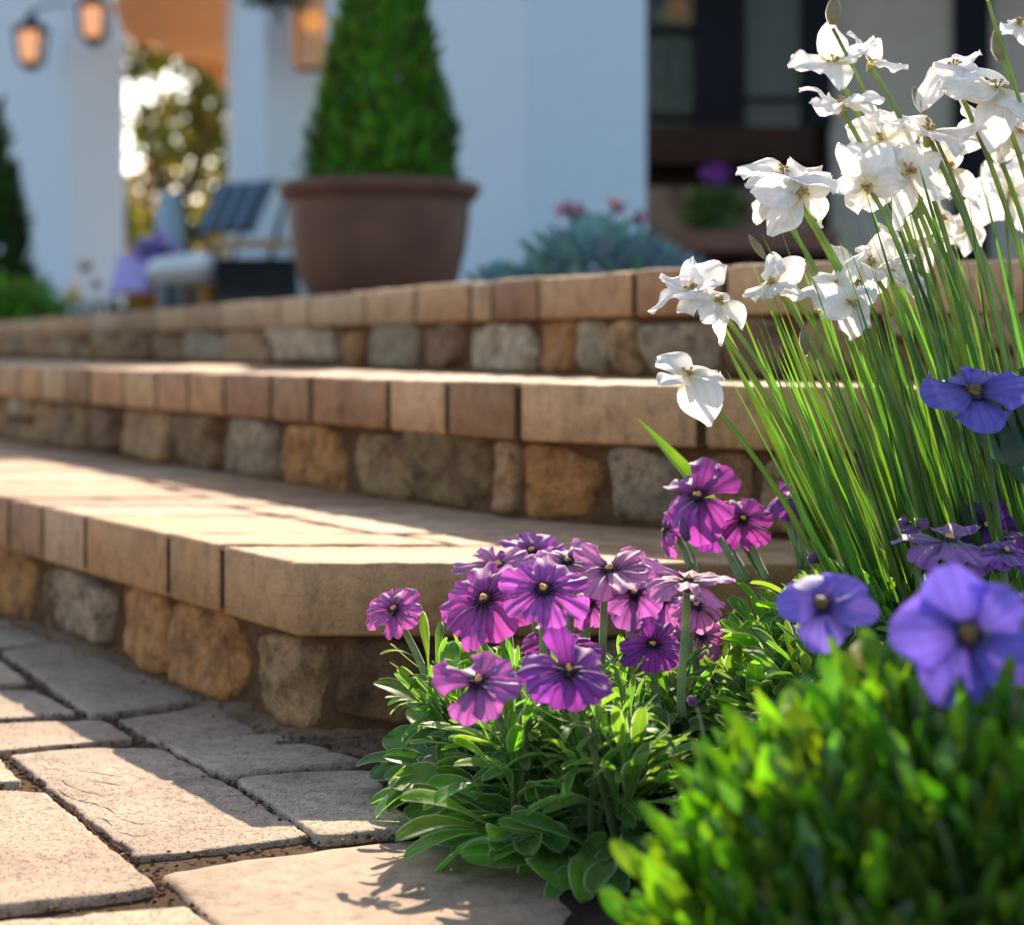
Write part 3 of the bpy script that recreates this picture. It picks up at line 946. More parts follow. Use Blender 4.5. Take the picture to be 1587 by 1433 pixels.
def flower_blue(parent, c, a, rad, tint=(.10, .075, .52), roll=0.3, droop=.35, tilt=.22, n=5):
    mb = MB()
    a = unit((a[0], a[1], a[2] * 1.35))
    e1_, e2_ = basis(a, roll)
    for i in range(n):
        ph = math.tau * (i + random.uniform(-.1, .1)) / n
        o = math.cos(ph) * e1_ + math.sin(ph) * e2_
        tl = tilt + random.uniform(-.12, .12) + (.2 if i % 2 else -.08)
        d = o * math.cos(tl) + a * math.sin(tl); nn = a * math.cos(tl) - o * math.sin(tl)
        blade(mb, np.asarray(c) + a * rad * .05 * (i % 2), d, nn, rad * random.uniform(.9, 1.22), rad * random.uniform(1.05, 1.28),
              lambda v: (.12 + .88 * np.sin(np.clip(v * 1.15, 0, 1) * np.pi / 2) ** 1.15), bend=droop + random.uniform(-.35, .4), ruffle=.05, nu=11, nv=10,
              tint=jit(tint, .08), seed=random.random() * 9, roundtip=.56, notch=.05, wav=(7, 6), fold=-.08)
    f = mb.build('flower', M_BLUE, parent)
    m2 = MB()
    ball(m2, np.asarray(c) + a * rad * .05, rad * .22, a, .35, mat=0, bumpy=.3)
    ball(m2, np.asarray(c) + a * rad * .10, rad * .13, a, .55, mat=1, bumpy=.6)
    for k in range(5):
        ph = math.tau * k / 5
        ball(m2, np.asarray(c) + a * rad * .1 + (e1_ * math.cos(ph) + e2_ * math.sin(ph)) * rad * .07, rad * .035, a, .9, mat=1, nu=5, nv=3)
    m2.build('flower_center', [M_DARKEYE, M_BROWNEYE], f)
    return f

def flower_white(parent, c, a, rad, n=6, roll=None, droop=.5, tilt=.15, spread=1.0, wide=.62, tint=(.86, .84, .81), tube_col=None):
    mb = MB()
    roll = random.uniform(0, 6.28) if roll is None else roll
    a = unit((a[0], a[1], a[2] * 1.5))
    e1_, e2_ = basis(a, roll)
    for i in range(n):
        ph = math.tau * (i * spread + random.uniform(-.14, .14)) / n
        o = math.cos(ph) * e1_ + math.sin(ph) * e2_
        tl = tilt + random.uniform(-.35, .3)
        d = o * math.cos(tl) + a * math.sin(tl); nn = a * math.cos(tl) - o * math.sin(tl)
        blade(mb, np.asarray(c) + o * rad * .03 + a * .001 * (i % 3), d, nn, rad * random.uniform(.85, 1.3), rad * wide * random.uniform(.9, 1.45),
              prof_white, bend=droop + random.uniform(-.6, .7), fold=random.uniform(-.4, .15), ruffle=random.uniform(.06, .12), nu=9, nv=11, tint=jit(tint, .05),
              seed=random.random() * 9, wav=(random.choice((6, 9, 12)), random.choice((7, 10, 13))), twist=random.uniform(-.8, .8), sbend=random.uniform(-.5, .5), roundtip=.06, notch=random.uniform(0, .06))
    f = mb.build('flower', M_WHITE, parent)
    m2 = MB()
    for k in range(7):
        ph = random.uniform(0, 6.28); q = random.uniform(.05, .14) * rad
        o = math.cos(ph) * e1_ + math.sin(ph) * e2_
        p0 = np.asarray(c); p1 = p0 + o * q + a * rad * random.uniform(.1, .2)
        tube(m2, [p0, (p0 + p1) / 2 + a * .001, p1], .0005, 4, mat=0)
        ball(m2, p1, .0012, o, 1.6, mat=0, nu=5, nv=3)
    m2.build('stamens', M_ANTHER, f)
    m3 = MB()
    lathe_axis(m3, np.asarray(c), -a, [(rad * .13, 0), (rad * .11, rad * .1), (rad * .06, rad * .3)], tube_col or (.40, .36, .14))
    m3.build('flower_tube', M_STEM, f)
    return f

def bud(parent, c, a, L, W, tint):
    mb = MB()
    lathe_axis(mb, np.asarray(c) - unit(a) * L / 2, a, [(W * .25, 0), (W * .42, L * .2), (W * .5, L * .42), (W * .4, L * .68), (W * .2, L * .9), (W * .04, L)], tint, 8)
    return mb.build('bud', M_STEM, parent)

CAMP = np.array([0, 0, EYE])
def face(dx, up, toward=1.0): return unit((dx, -toward, up))

# ---------- strap-leaved white flowers
GREENS = [(.09, .185, .038), (.06, .135, .028), (.13, .25, .05), (.033, .078, .018), (.038, .09, .02), (.10, .20, .04)]
def strap_foliage(parent, n, bx, dd, yt, angs, seed):
    rs = random.Random(seed)
    mb = MB()
    for _ in range(n):
        b = rs.uniform(*bx); d = rs.uniform(*dd)
        p = at(b, 0, d); p[2] = .012
        f = (b - bx[0]) / (bx[1] - bx[0])
        ang = R(rs.gauss(angs[0] + (angs[1] - angs[0]) * f, 4.5))
        y1 = rs.uniform(yt[0] + (1 - f) * 170, yt[1])
        hgt = EYE - (y1 - HY) / FPX * d
        L = hgt / math.cos(ang)
        dr = unit((-math.sin(ang) * .75, rs.uniform(-.12, .12), math.cos(ang)))
        az = rs.uniform(-1.0, 1.0)
        nr = np.array([math.sin(az) * .8 + .45, -math.cos(az), .35])
        blade(mb, p, dr, nr, L, rs.choice((.0026, .0032, .004, .0052, .0068)) * rs.uniform(.85, 1.15), prof_strap, bend=rs.uniform(-.12, .04), fold=rs.uniform(.25, .6), twist=rs.uniform(-.7, .7),
              nu=3, nv=14, tint=[c * rs.uniform(.8, 1.25) for c in rs.choice(GREENS)], seed=rs.random() * 9)
    o = mb.build('foliage', M_BLADE, parent)
    return o

WS = (.20, .27, .09)
def white_plant(label, base_px, d0, flowers, buds, fol):
    base = at(base_px, 0, d0); base[2] = .01
    t = thing('white_flower_plant', label, 'flowering plant', base, 'white flowered strap leaf plants')
    for (px, py, wpx, a, d, n, bx, kw) in flowers:
        c = at(px, py, d)
        kw = dict(kw); kw.setdefault('wide', .62)
        flower_white(t, c, a, wpx * .545 / (FPX / d), n + (1 if n > 4 else 0), **kw)
        b0 = at(bx, 0, d0 + random.uniform(-.06, .06)); b0[2] = .012
        stem_white(t, b0, c, a)
    for (px, py, a, L, W, d, bx) in buds:
        c = at(px, py, d)
        bud(t, c, a, L / (FPX / d), W / (FPX / d), (.22, .21, .13))
        b0 = at(bx, 0, d0); b0[2] = .012
        stem_white(t, b0, c - unit(a) * L / 2 / (FPX / d), a, .0016)
    strap_foliage(t, *fol)
    return t

def stem_white(t, b0, c, a, r=.0021):
    mb = MB()
    L = np.linalg.norm(c - b0)
    ctl = b0 + (c - b0) * .55 + np.array([.10 * L * (1 if c[0] < b0[0] else -.3), 0, .10 * L])
    k = 18
    pts = bez(b0, ctl, c - unit(a) * .003, k)
    pts[1:-1, 0] += np.sin(np.linspace(0, 4, k - 2) + c[0] * 60) * L * .005
    tube(mb, pts, np.linspace(r * 1.35, r * .85, k), 7, jit(WS, .12))
    mb.build('stem', M_BLADE, t)

KW = dict
white_plant('white flowers arching left over the steps, the lowest bloom alone beside the middle coping', 1440, 1.27, [
    (1068, 582, 136, face(-.1, .9), 1.22, 4, 1370, KW(droop=.55, spread=1.0, roll=.6, wide=.75)),
    (1072, 452, 120, face(-.5, .9), 1.24, 5, 1400, KW(droop=.5)),
    (1112, 470, 100, face(.3, .8), 1.22, 5, 1410, KW(droop=.8)),
    (1198, 440, 112, face(-.6, .55), 1.25, 5, 1440, KW(droop=.55)),
    (1215, 272, 158, face(-.1, 1.3), 1.26, 7, 1480, KW(droop=.7)),
    (1240, 300, 125, face(.3, .3, .9), 1.24, 6, 1490, KW(droop=.9)),
    (1190, 305, 100, face(-.7, .4), 1.27, 5, 1470, KW(droop=.9)),
    (1292, 447, 112, face(-.2, .9), 1.24, 5, 1500, KW(droop=.6)),
    (1318, 470, 105, face(0, .3), 1.22, 5, 1510, KW(droop=.7)),
    (1350, 412, 135, face(.1, 1.6), 1.27, 6, 1520, KW(droop=.4)),
    (1378, 425, 100, face(.4, .9), 1.28, 5, 1530, KW(droop=.6)),
  ], [(1173, 382, (-.55, 0, .8), 44, 13, 1.28, 1480), (1247, 525, (-.1, 0, 1), 40, 18, 1.24, 1440)],
  (36, (1430, 1600), (1.18, 1.36), (500, 830), (30, 25), 11))
white_plant('tallest white flowers with a single bud at the top and pointed upright petals', 1570, 1.3, [
    (1292, 100, 122, face(-.2, 1.1), 1.3, 5, 1560, KW(droop=.2, tilt=.35)),
    (1350, 98, 95, face(.4, 1.4), 1.3, 3, 1590, KW(droop=-.1, tilt=.6, wide=.45)),
    (1305, 163, 112, face(.1, 1.5), 1.28, 5, 1560, KW(droop=.3, tilt=.3)),
    (1345, 288, 125, face(-.2, -.2), 1.24, 5, 1540, KW(droop=.6)),
    (1405, 268, 138, face(.2, .5), 1.25, 5, 1560, KW(droop=.8)),
    (1368, 220, 125, face(-.3, 1.0), 1.28, 5, 1570, KW(droop=.7)),
    (1440, 205, 150, face(.1, 1.2), 1.27, 6, 1600, KW(droop=.6)),
    (1412, 378, 85, face(0, .9), 1.32, 5, 1580, KW(droop=.5)),
    (1458, 340, 80, face(.4, .4), 1.33, 5, 1600, KW(droop=.6)),
    (1470, 262, 110, face(.5, .3), 1.3, 5, 1610, KW(droop=.8)),
  ], [(1292, 16, (.05, 0, 1), 44, 26, 1.3, 1560), (1424, 155, (-.4, 0, .9), 46, 18, 1.28, 1590)],
  (95, (1430, 1690), (1.2, 1.4), (330, 820), (29, 20), 12))
white_plant('white flowers at the right edge under a long bare bud stem', 1680, 1.3, [
    (1478, 108, 140, face(-.3, 1.0), 1.27, 6, 1660, KW(droop=.6)),
    (1545, 140, 165, face(.1, 1.2), 1.25, 6, 1680, KW(droop=.5)),
    (1580, 38, 80, face(-.4, 1.0), 1.3, 5, 1690, KW(droop=.5)),
    (1525, 185, 130, face(0, .8), 1.3, 5, 1690, KW(droop=.8)),
    (1580, 205, 110, face(.2, .6), 1.28, 5, 1700, KW(droop=.8)),
    (1565, 300, 120, face(.2, .2), 1.5, 5, 1650, KW(droop=.8)),
    (1500, 355, 90, face(-.2, .2), 1.45, 5, 1640, KW(droop=.8)),
  ], [(1528, -30, (-.1, 0, 1), 48, 20, 1.22, 1660), (1548, 70, (-.2, 0, .9), 50, 26, 1.4, 1670)],
  (135, (1480, 1800), (1.18, 1.42), (230, 800), (27, 13), 13))

# one broad pointed leaf sticking out left of the clump
mb = MB()
t = thing('strap_leaf_seedling', 'single broad pointed green leaf rising left behind the dark purple blooms', 'plant', (*at(1130, 0, 1.37)[:2], 0.0))
p0 = at(1120, 800, 1.37); p1 = at(990, 642, 1.37)
base = np.array([p0[0] + .08, p0[1], .0])
blade(mb, p0, p1 - p0, (.5, -.8, .5), np.linalg.norm(p1 - p0), .015, prof_lance, bend=.08, fold=.35, nu=5, nv=12, tint=(.13, .24, .03))
mb.build('leaf', M_BLADE, t)
mb = MB(); tube(mb, bez(base, (p0 + base) / 2 + [.02, 0, .02], p0, 8), .0022, 6, (.12, .2, .04)); mb.build('stalk', M_STEM, t)

# ---------- purple flowers with fuzzy spatulate leaves
LEAFG = [(.10, .215, .035), (.12, .25, .04), (.085, .19, .042), (.145, .28, .036), (.09, .185, .055)]
RIMT = (.62, .70, .42)
def rosette(mb, c, n, L, W, el, rs, az=(0, 6.283), prof=prof_spat, bend=(.3, 1.1), tints=LEAFG, rim=.14, r0=.004, droop0=0):
    for i in range(n):
        a = rs.uniform(*az)
        e = R(rs.uniform(*el))
        o = np.array([math.cos(a), math.sin(a), 0])
        d = o * math.cos(e) + np.array([0, 0, math.sin(e)])
        nn = np.array([0, 0, 1.0]) * math.cos(e) - o * math.sin(e)
        l = rs.uniform(*L)
        b = np.asarray(c) + o * r0 * rs.random() * 3
        tn = [k * rs.uniform(.8, 1.25) for k in rs.choice(tints)]
        bd = rs.uniform(*bend)
        drop = l * bd * .5
        blade(mb, b, d, nn, l, l * rs.uniform(*W), prof, bend=bd, fold=rs.uniform(.15, .45), twist=rs.uniform(-.6, .6), ruffle=rs.uniform(.01, .025),
              nu=5, nv=10, tint=tn, rim=rim, rimtint=RIMT, seed=rs.random() * 9)

def purple_plant(label, cpx, cd, flowers, fol, buds=()):
    base = at(cpx, 0, cd); base[2] = 0
    t = thing('purple_flower_plant', label, 'flowering plant', base, 'purple flowered fuzzy leaf plants')
    for (px, py, wpx, a, d, n, tint, bp, kw) in flowers:
        c = at(px, py, d)
        rad = wpx * .475 / (FPX / d)
        hue = random.uniform(-.12, .16)
        flower_purple(t, c, a, rad * random.uniform(.93, 1.06), n + random.choice((-1, 0, 0, 1)), (tint[0] * (1 + hue), tint[1] * random.uniform(.8, 1.3), tint[2] * (1 - hue * .4)), **kw)
        b0 = at(bp[0], bp[1], bp[2])
        stem_to(t, b0, c - unit(a) * rad * .2, a)
    for (px, py, a, L, W, d) in buds:
        c = at(px, py, d)
        bud(t, c, a, L / (FPX / d), W / (FPX / d), (.16, .05, .20))
        stem_to(t, c + np.array([.012, .0, -.05]), c - unit(a) * .004, a, .0012, .001)
    mb = MB()
    fol(mb)
    mb.build('foliage', [M_LEAF, M_RIM], t)
    return t

P1c, P2c, P3c = (.50, .12, .47), (.36, .06, .40), (.66, .23, .58)
def fol_front(mb):
    rs = random.Random(5)
    # low outer leaves lying on the slab, large and spoon shaped
    for (tx, ty, bx, by, d, d2, W, ln) in [
        (578, 1190, 700, 1215, 1.30, 1.24, .55, 1), (600, 1215, 740, 1250, 1.22, 1.18, .40, 1), (622, 1258, 790, 1300, 1.2, 1.14, .38, 1),
        (645, 1305, 815, 1330, 1.15, 1.12, .36, 1), (725, 1340, 840, 1345, 1.08, 1.1, .42, 1), (865, 1385, 850, 1320, 1.045, 1.12, .5, 1),
        (930, 1370, 880, 1310, 1.05, 1.12, .4, 1), (780, 1350, 850, 1310, 1.07, 1.12, .4, 1), (945, 1300, 880, 1370, 1.08, 1.07, .38, 1),
        (590, 1150, 720, 1205, 1.3, 1.25, .36, 1), (628, 1100, 720, 1190, 1.3, 1.25, .3, 1), (640, 1050, 720, 1160, 1.28, 1.24, .22, 1),
        (700, 990, 720, 1110, 1.26, 1.22, .36, 1), (735, 985, 735, 1100, 1.24, 1.22, .4, 1), (640, 1180, 760, 1200, 1.24, 1.2, .3, 1),
        (655, 1225, 800, 1270, 1.18, 1.15, .3, 1), (700, 1270, 830, 1310, 1.15, 1.12, .3, 1)]:
        p0, p1 = at(bx, by, d2), at(tx, ty, d)
        p0[2] = max(p0[2], .006); p1[2] = max(p1[2], .005)
        l = np.linalg.norm(p1 - p0) * 1.05
        dr = unit(p1 - p0 + np.array([0, 0, .22 * l]))
        blade(mb, p0, dr, (0, -.75, .75), l, l * W * 1.0, prof_spat, bend=.42, fold=rs.uniform(.15, .35), twist=rs.uniform(-.3, .3), ruffle=.02, nu=7, nv=14,
              tint=[k * rs.uniform(.85, 1.2) for k in rs.choice(LEAFG)], rim=.1, rimtint=RIMT, seed=rs.random() * 9)
    for (px, d, n) in [(735, 1.24, 50), (790, 1.2, 56), (850, 1.15, 60), (920, 1.17, 60), (860, 1.26, 50), (980, 1.24, 54), (1040, 1.22, 54), (760, 1.29, 40), (915, 1.1, 40), (1000, 1.12, 44), (800, 1.13, 36), (700, 1.27, 26), (960, 1.08, 26)]:
        c = at(px, 0, d)
        c[2] = .012
        rosette(mb, c, int(n * .45), (.045, .08), (.24, .34), (8, 50), rs, bend=(.4, 1.4))
        c2 = c + [0, 0, .03]
        rosette(mb, c2, int(n * .55), (.04, .07), (.2, .3), (25, 82), rs, bend=(.2, 1.4))
        c3 = c + [rs.uniform(-.01, .01), 0, .055]
        rosette(mb, c3, int(n * .7), (.022, .05), (.13, .22), (15, 85), rs, bend=(-.2, 1.6))
        rosette(mb, c + [rs.uniform(-.015, .015), rs.uniform(-.01, .02), .08], int(n * .4), (.02, .045), (.1, .2), (5, 88), rs, bend=(-.3, 1.8))
        for q in range(3):    # leafy shoots
            tip = c + [rs.uniform(-.02, .02), rs.uniform(-.02, .02), rs.uniform(.06, .09)]
            tube(mb, [c, (c + tip) / 2, tip], .0022, 6, (.14, .2, .07), mat=1)

pf = purple_plant('purple flowers in front of the lowest step corner over spoon shaped fuzzy leaves', 850, 1.19, [
    (610, 946, 112, face(-.25, .75), 1.27, 8, P1c, (690, 1120, 1.25), KW(droop=.5)),
    (772, 880, 128, face(-.15, 1.05), 1.32, 9, P3c, (800, 1100, 1.28), KW(droop=.4)),
    (752, 932, 165, face(-.55, .75), 1.2, 8, P1c, (800, 1090, 1.2), KW(droop=.75)),
    (843, 916, 158, face(-.05, .62), 1.17, 8, P1c, (842, 1120, 1.17), KW(droop=.55)),
    (822, 856, 105, face(.1, .9), 1.34, 8, P1c, (840, 1080, 1.3), KW(droop=.35)),
    (880, 872, 122, face(.0, 1.1), 1.30, 8, P3c, (890, 1080, 1.28), KW(droop=.4)),
    (944, 886, 158, face(.15, 1.1), 1.22, 9, P3c, (926, 1110, 1.2), KW(droop=.45)),
    (982, 920, 118, face(.1, .55), 1.25, 7, P1c, (975, 1100, 1.24), KW(droop=.5)),
    (1025, 928, 100, face(.3, .6), 1.3, 7, P1c, (1020, 1090, 1.26), KW(droop=.6)),
    (1066, 902, 135, face(.1, 2.6), 1.16, 8, P3c, (1056, 1110, 1.16), KW(droop=.5)),
    (1078, 940, 90, face(.2, .8), 1.24, 7, P3c, (1060, 1080, 1.22), KW(droop=.9)),
    (882, 1042, 170, face(.12, .95), 1.06, 7, P2c, (930, 1190, 1.12), KW(droop=.5, roll=.2)),
    (742, 1058, 138, face(-.2, .9), 1.08, 7, P1c, (800, 1170, 1.14), KW(droop=.45)),
    (872, 1000, 130, face(-.1, .85), 1.2, 8, P2c, (880, 1120, 1.2), KW(droop=.5)),
    (1012, 1000, 112, face(.0, .6), 1.2, 8, P2c, (1020, 1120, 1.2), KW(droop=.5)),
    (1085, 985, 90, face(.4, .9), 1.26, 7, P1c, (1080, 1100, 1.24), KW(droop=.7)),
    (912, 935, 90, face(.2, .5), 1.3, 7, P1c, (910, 1090, 1.28), KW(droop=.7)),
  ], fol_front, [(1072, 1085, (-.4, -.5, .6), 22, 16, 1.05)])

def fol_back(mb):
    rs = random.Random(8)
    for (px, d, z, n) in [(1130, 1.3, .06, 44), (1200, 1.28, .08, 50), (1270, 1.26, .10, 50), (1330, 1.24, .11, 50), (1180, 1.2, .05, 46), (1250, 1.18, .07, 50), (1110, 1.2, .03, 40), (1320, 1.18, .08, 48), (1390, 1.2, .10, 46), (1230, 1.1, .05, 40), (1340, 1.08, .05, 40), (1410, 1.24, .11, 40)]:
        c = at(px, 0, d); c[2] = z
        br = [(.14, .28, .03), (.18, .34, .03), (.10, .21, .03), (.09, .18, .045)]
        rosette(mb, c, int(n * .5), (.04, .075), (.2, .32), (25, 80), rs, bend=(.1, 1.0), tints=br)
        rosette(mb, c + [0, 0, .03], int(n * .7), (.025, .055), (.16, .3), (20, 88), rs, bend=(-.2, 1.3), tints=br)
        tube(mb, [(c[0], c[1], .0), c, c + [0, 0, .04]], .003, 6, (.14, .2, .07), mat=1)
pb = purple_plant('deep purple blooms behind, before the middle step, on tall pale hairy stems', 1180, 1.27, [
    (1082, 772, 145, face(-.2, .8), 1.33, 8, P2c, (1150, 900, 1.3), KW(droop=.6)),
    (1152, 806, 112, face(.1, .55), 1.35, 8, P2c, (1190, 900, 1.32), KW(droop=.5)),
    (1032, 822, 85, face(-1.3, .2, .5), 1.34, 7, P1c, (1072, 880, 1.32), KW(droop=.9)),
    (1108, 815, 80, face(-.4, .3), 1.38, 7, P2c, (1160, 900, 1.34), KW(droop=.6)),
    (1222, 775, 90, face(.3, 1.8), 1.4, 8, P2c, (1240, 880, 1.36), KW(droop=1.5, eye=False)),
    (1235, 752, 60, face(.3, 1.6), 1.42, 6, P2c, (1250, 880, 1.36), KW(droop=1.5, eye=False)),
  ], fol_back, [(1268, 862, (.5, -.4, .3), 36, 22, 1.25), (1378, 806, (.3, -.2, .6), 26, 20, 1.3), (1060, 818, (-.2, 0, 1), 40, 18, 1.3)])

def fol_right(mb):
    rs = random.Random(18)
    for (px, d, z, n) in [(1440, 1.15, .08, 54), (1500, 1.12, .09, 54), (1570, 1.15, .10, 54), (1640, 1.15, .10, 40), (1420, 1.08, .06, 48), (1480, 1.05, .07, 48), (1560, 1.05, .07, 48)]:
        c = at(px, 0, d); c[2] = z
        br = [(.13, .26, .03), (.16, .31, .03), (.09, .19, .03), (.07, .14, .03)]
        rosette(mb, c, int(n * .5), (.045, .085), (.22, .36), (20, 80), rs, bend=(.1, 1.0), tints=br)
        rosette(mb, c + [0, 0, .03], int(n * .6), (.03, .06), (.18, .34), (20, 88), rs, bend=(-.2, 1.2), tints=br)
        tube(mb, [(c[0], c[1], .0), c, c + [0, 0, .04]], .003, 6, (.14, .2, .07), mat=1)
pr = purple_plant('lilac and dark purple blooms seen edge on among the leaves at the right', 1510, 1.14, [
    (1472, 842, 165, face(.35, 2.8), 1.14, 6, (.36, .17, .52), (1472, 1000, 1.13), KW(droop=.35, tilt=.2)),
    (1528, 815, 95, face(-.1, .4), 1.2, 5, (.10, .02, .20), (1530, 980, 1.18), KW(droop=.2, tilt=.5)),
    (1560, 858, 120, face(.2, 2.0), 1.13, 7, (.26, .09, .48), (1560, 1000, 1.12), KW(droop=.5)),
    (1590, 835, 80, face(-.3, 1.6), 1.16, 7, (.30, .08, .42), (1590, 1000, 1.15), KW(droop=.7)),
    (1412, 812, 60, face(-.5, 1.5), 1.2, 6, (.26, .10, .40), (1430, 980, 1.18), KW(droop=.5)),
    (1585, 940, 90, face(-.5, 1.2), 1.0, 7, (.40, .17, .55), (1600, 1080, 1.0), KW(droop=.6)),
  ], fol_right)

# ---------- tall blue flower by a broad dark leaf
b0 = at(1640, 0, 1.2); b0[2] = 0
tb = thing('blue_flower_plant', 'single blue violet bloom in sharp focus before the strap leaves, beside a broad dark leaf', 'flowering plant', b0, 'blue flowered plants')
c = at(1510, 610, 1.16)
flower_blue(tb, c, face(-.1, .85), 84 / (FPX / 1.16), (.17, .14, .58), roll=.75, droop=.6)
stem_to(tb, b0 + [0, 0, .01], c, face(-.15, .55), .0026, .002, (.12, .2, .05))
mb = MB()
for (px, py, w_, h_) in [(1592, 660, .06, .055), (1640, 700, .06, .06), (1665, 640, .06, .06)]:
    p = at(px + 40, py + 40, 1.19)
    blade(mb, p, (-.7, -.1, .55), (-.3, -1.0, .4), .075, .062, prof_ovate, bend=.3, fold=.12, ruffle=.02, nu=9, nv=12, tint=(.02, .055, .01), seed=px)
    tube(mb, bez(p, p + [.02, 0, -.08], b0 + [0, 0, .02], 6), .0018, 6, (.06, .12, .03))
mb.build('foliage', M_BUSH, tb)

# ---------- foreground bush, close to the lens
fb = np.array([.236, .80, 0.0])
tf = thing('blue_flower_plant', 'dense bright green bush nearest the lens carrying two big blurred blue violet blooms', 'flowering plant', fb, 'blue flowered plants')
mb = MB()
rs = random.Random(21)
BG = [(.07, .15, .016), (.058, .125, .014), (.10, .19, .02), (.035, .08, .012)]
RX, RY, RZ = .195, .15, .188
for i in range(7200):
    while True:
        q = np.array([rs.uniform(-1, 1), rs.uniform(-1, 1), rs.uniform(0, 1)])
        if .5 < np.linalg.norm(q) < .95: break
    p = fb + q * [RX, RY, RZ]
    p[2] *= 1 + .12 * nz(p[0] * 24, p[1] * 24, 3)
    o = unit(q * [1 / RX, 1 / RY, .8 / RZ])
    d = unit(o * .6 + np.array([0, 0, .75]) + np.array([rs.gauss(0, .3), rs.gauss(0, .3), rs.gauss(0, .2)]))
    nn = np.array([rs.gauss(0, .5), rs.gauss(-.4, .5), rs.gauss(.5, .4)])
    l = rs.uniform(.017, .036)
    blade(mb, p, d, nn, l, l * rs.uniform(.2, .32), prof_spat if rs.random() < .6 else prof_ovate, bend=rs.uniform(-.2, .7), fold=rs.uniform(.1, .4), twist=rs.uniform(-.4, .4),
          nu=5, nv=7, tint=[k * rs.uniform(.7, 1.25) for k in rs.choice(BG)], seed=rs.random() * 9, ruffle=.012)
mb.build('foliage', M_BUSH, tf)
mb = MB()
for i in range(70):
    a = rs.uniform(0, 6.28); q = math.sqrt(rs.random()) * .9
    tip = fb + np.array([math.cos(a) * q * RX, math.sin(a) * q * RY, RZ * math.sqrt(1 - q * q) * .95])
    tube(mb, bez(fb + [math.cos(a) * q * .05, math.sin(a) * q * .05, 0], fb + [math.cos(a) * q * .11, math.sin(a) * q * .1, .06], tip, 7), .0016, 5, (.08, .13, .02))
mb.build('branches', M_STEM, tf)
for (px, py, wpx, d, a, roll, tn) in [(1275, 938, 158, .93, face(-.15, .75), .5, (.25, .17, .68)), (1500, 985, 220, .79, face(-.1, .45), .25, (.21, .15, .72))]:
    c = at(px, py, d)
    flower_blue(tf, c, a, wpx / 2 / (FPX / d), tn, roll=roll, droop=.55)
    stem_to(tf, np.array([c[0] * .7 + fb[0] * .3, fb[1] + .02, .06]), c, a, .0022, .0018, (.12, .2, .05))
bud(tf, at(1335, 1012, .85), (0, -.2, 1), .014, .012, (.6, .5, .3))
# ------------------------------------------------------------------ house and terrace, far out of focus
EH, FH = np.array([-.41, .912, 0]), np.array([.912, .41, 0])
UP = np.array([0, 0, 1.0])
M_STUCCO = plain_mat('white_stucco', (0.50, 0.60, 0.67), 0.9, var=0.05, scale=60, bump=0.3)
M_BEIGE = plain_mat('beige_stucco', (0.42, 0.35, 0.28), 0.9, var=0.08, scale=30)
M_TAUPE = plain_mat('taupe_panel', (0.34, 0.315, 0.275), 0.8, var=0.06)
M_NAVY = plain_mat('navy_window_frame', (0.005, 0.007, 0.012), 0.7, spec=.15, var=0.1)
M_CURTAIN = plain_mat('linen_curtain', (0.75, 0.71, 0.62), 0.9, var=0.08)
M_DARKWOOD = plain_mat('dark_brown_wood', (0.03, 0.016, 0.012), 0.8, spec=.12, var=0.2)
M_REDWOOD = plain_mat('red_brown_ledge', (0.13, 0.06, 0.042), 0.7, var=0.2)
M_CEIL = wood_mat('cedar_boards', (0.80, 0.38, 0.13), 0.5, 5.0, 0)
M_GLASS = glass_mat('window_glass', see=.55)
M_BLACK = plain_mat('black_metal', (0.012, 0.013, 0.016), 0.45, metal=0.3)
M_GLOW = glow_mat('lantern_glow', (1.0, 0.46, 0.24), 0.5)
M_GLOW2 = glow_mat('amber_lamp_glow', (1.0, 0.40, 0.10), 0.7)
M_CLAY = plain_mat('terracotta', (0.105, 0.045, 0.026), 0.62, var=0.25, scale=9, bump=0.2)
M_PLUM = plain_mat('dry_foliage', (.1, .06, .05), .9)
M_TREE = leaf_mat('tree_leaf', 0.45, tcol=(1.5, 1.4, .5), rough=.5, sheen=0, bump=0)
M_CONIF = leaf_mat('conifer_spray', 0.3, tcol=(1.3, 1.5, .4), rough=.6, sheen=0, bump=0, vein=0)
M_BARK = plain_mat('bark', (.07, .05, .04), .95, var=.4, scale=20, bump=.6)
M_SUCC = leaf_mat('blue_succulent', .1, tcol=(1, 1.1, 1.1), rough=.55, sheen=.2, vein=0)

hc = np.array([.048, 6.0, 0])
house = thing('house', 'white stucco house with square columns and a cedar porch ceiling behind the terrace', 'house', (hc[0], hc[1], Z3))
def part(name, mat, fn, parent=house, smooth=False):
    m_ = MB(); fn(m_); return m_.build(name, mat, parent, smooth=smooth)
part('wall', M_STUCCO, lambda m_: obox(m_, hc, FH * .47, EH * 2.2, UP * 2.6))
cc = np.array([-1.264, 8.91, 0])
part('column', M_STUCCO, lambda m_: obox(m_, cc, FH * .34, EH * .55, UP * 2.835))
cb = np.array([-3.55, 13.99, 0])
part('wall', M_STUCCO, lambda m_: obox(m_, cb, FH * .44, EH * 9.0, UP * 4.6))
part('beam', M_STUCCO, lambda m_: obox(m_, cc - EH * .9 + UP * 2.84 - FH * .004, FH * .3, EH * 4.6, UP * .6))
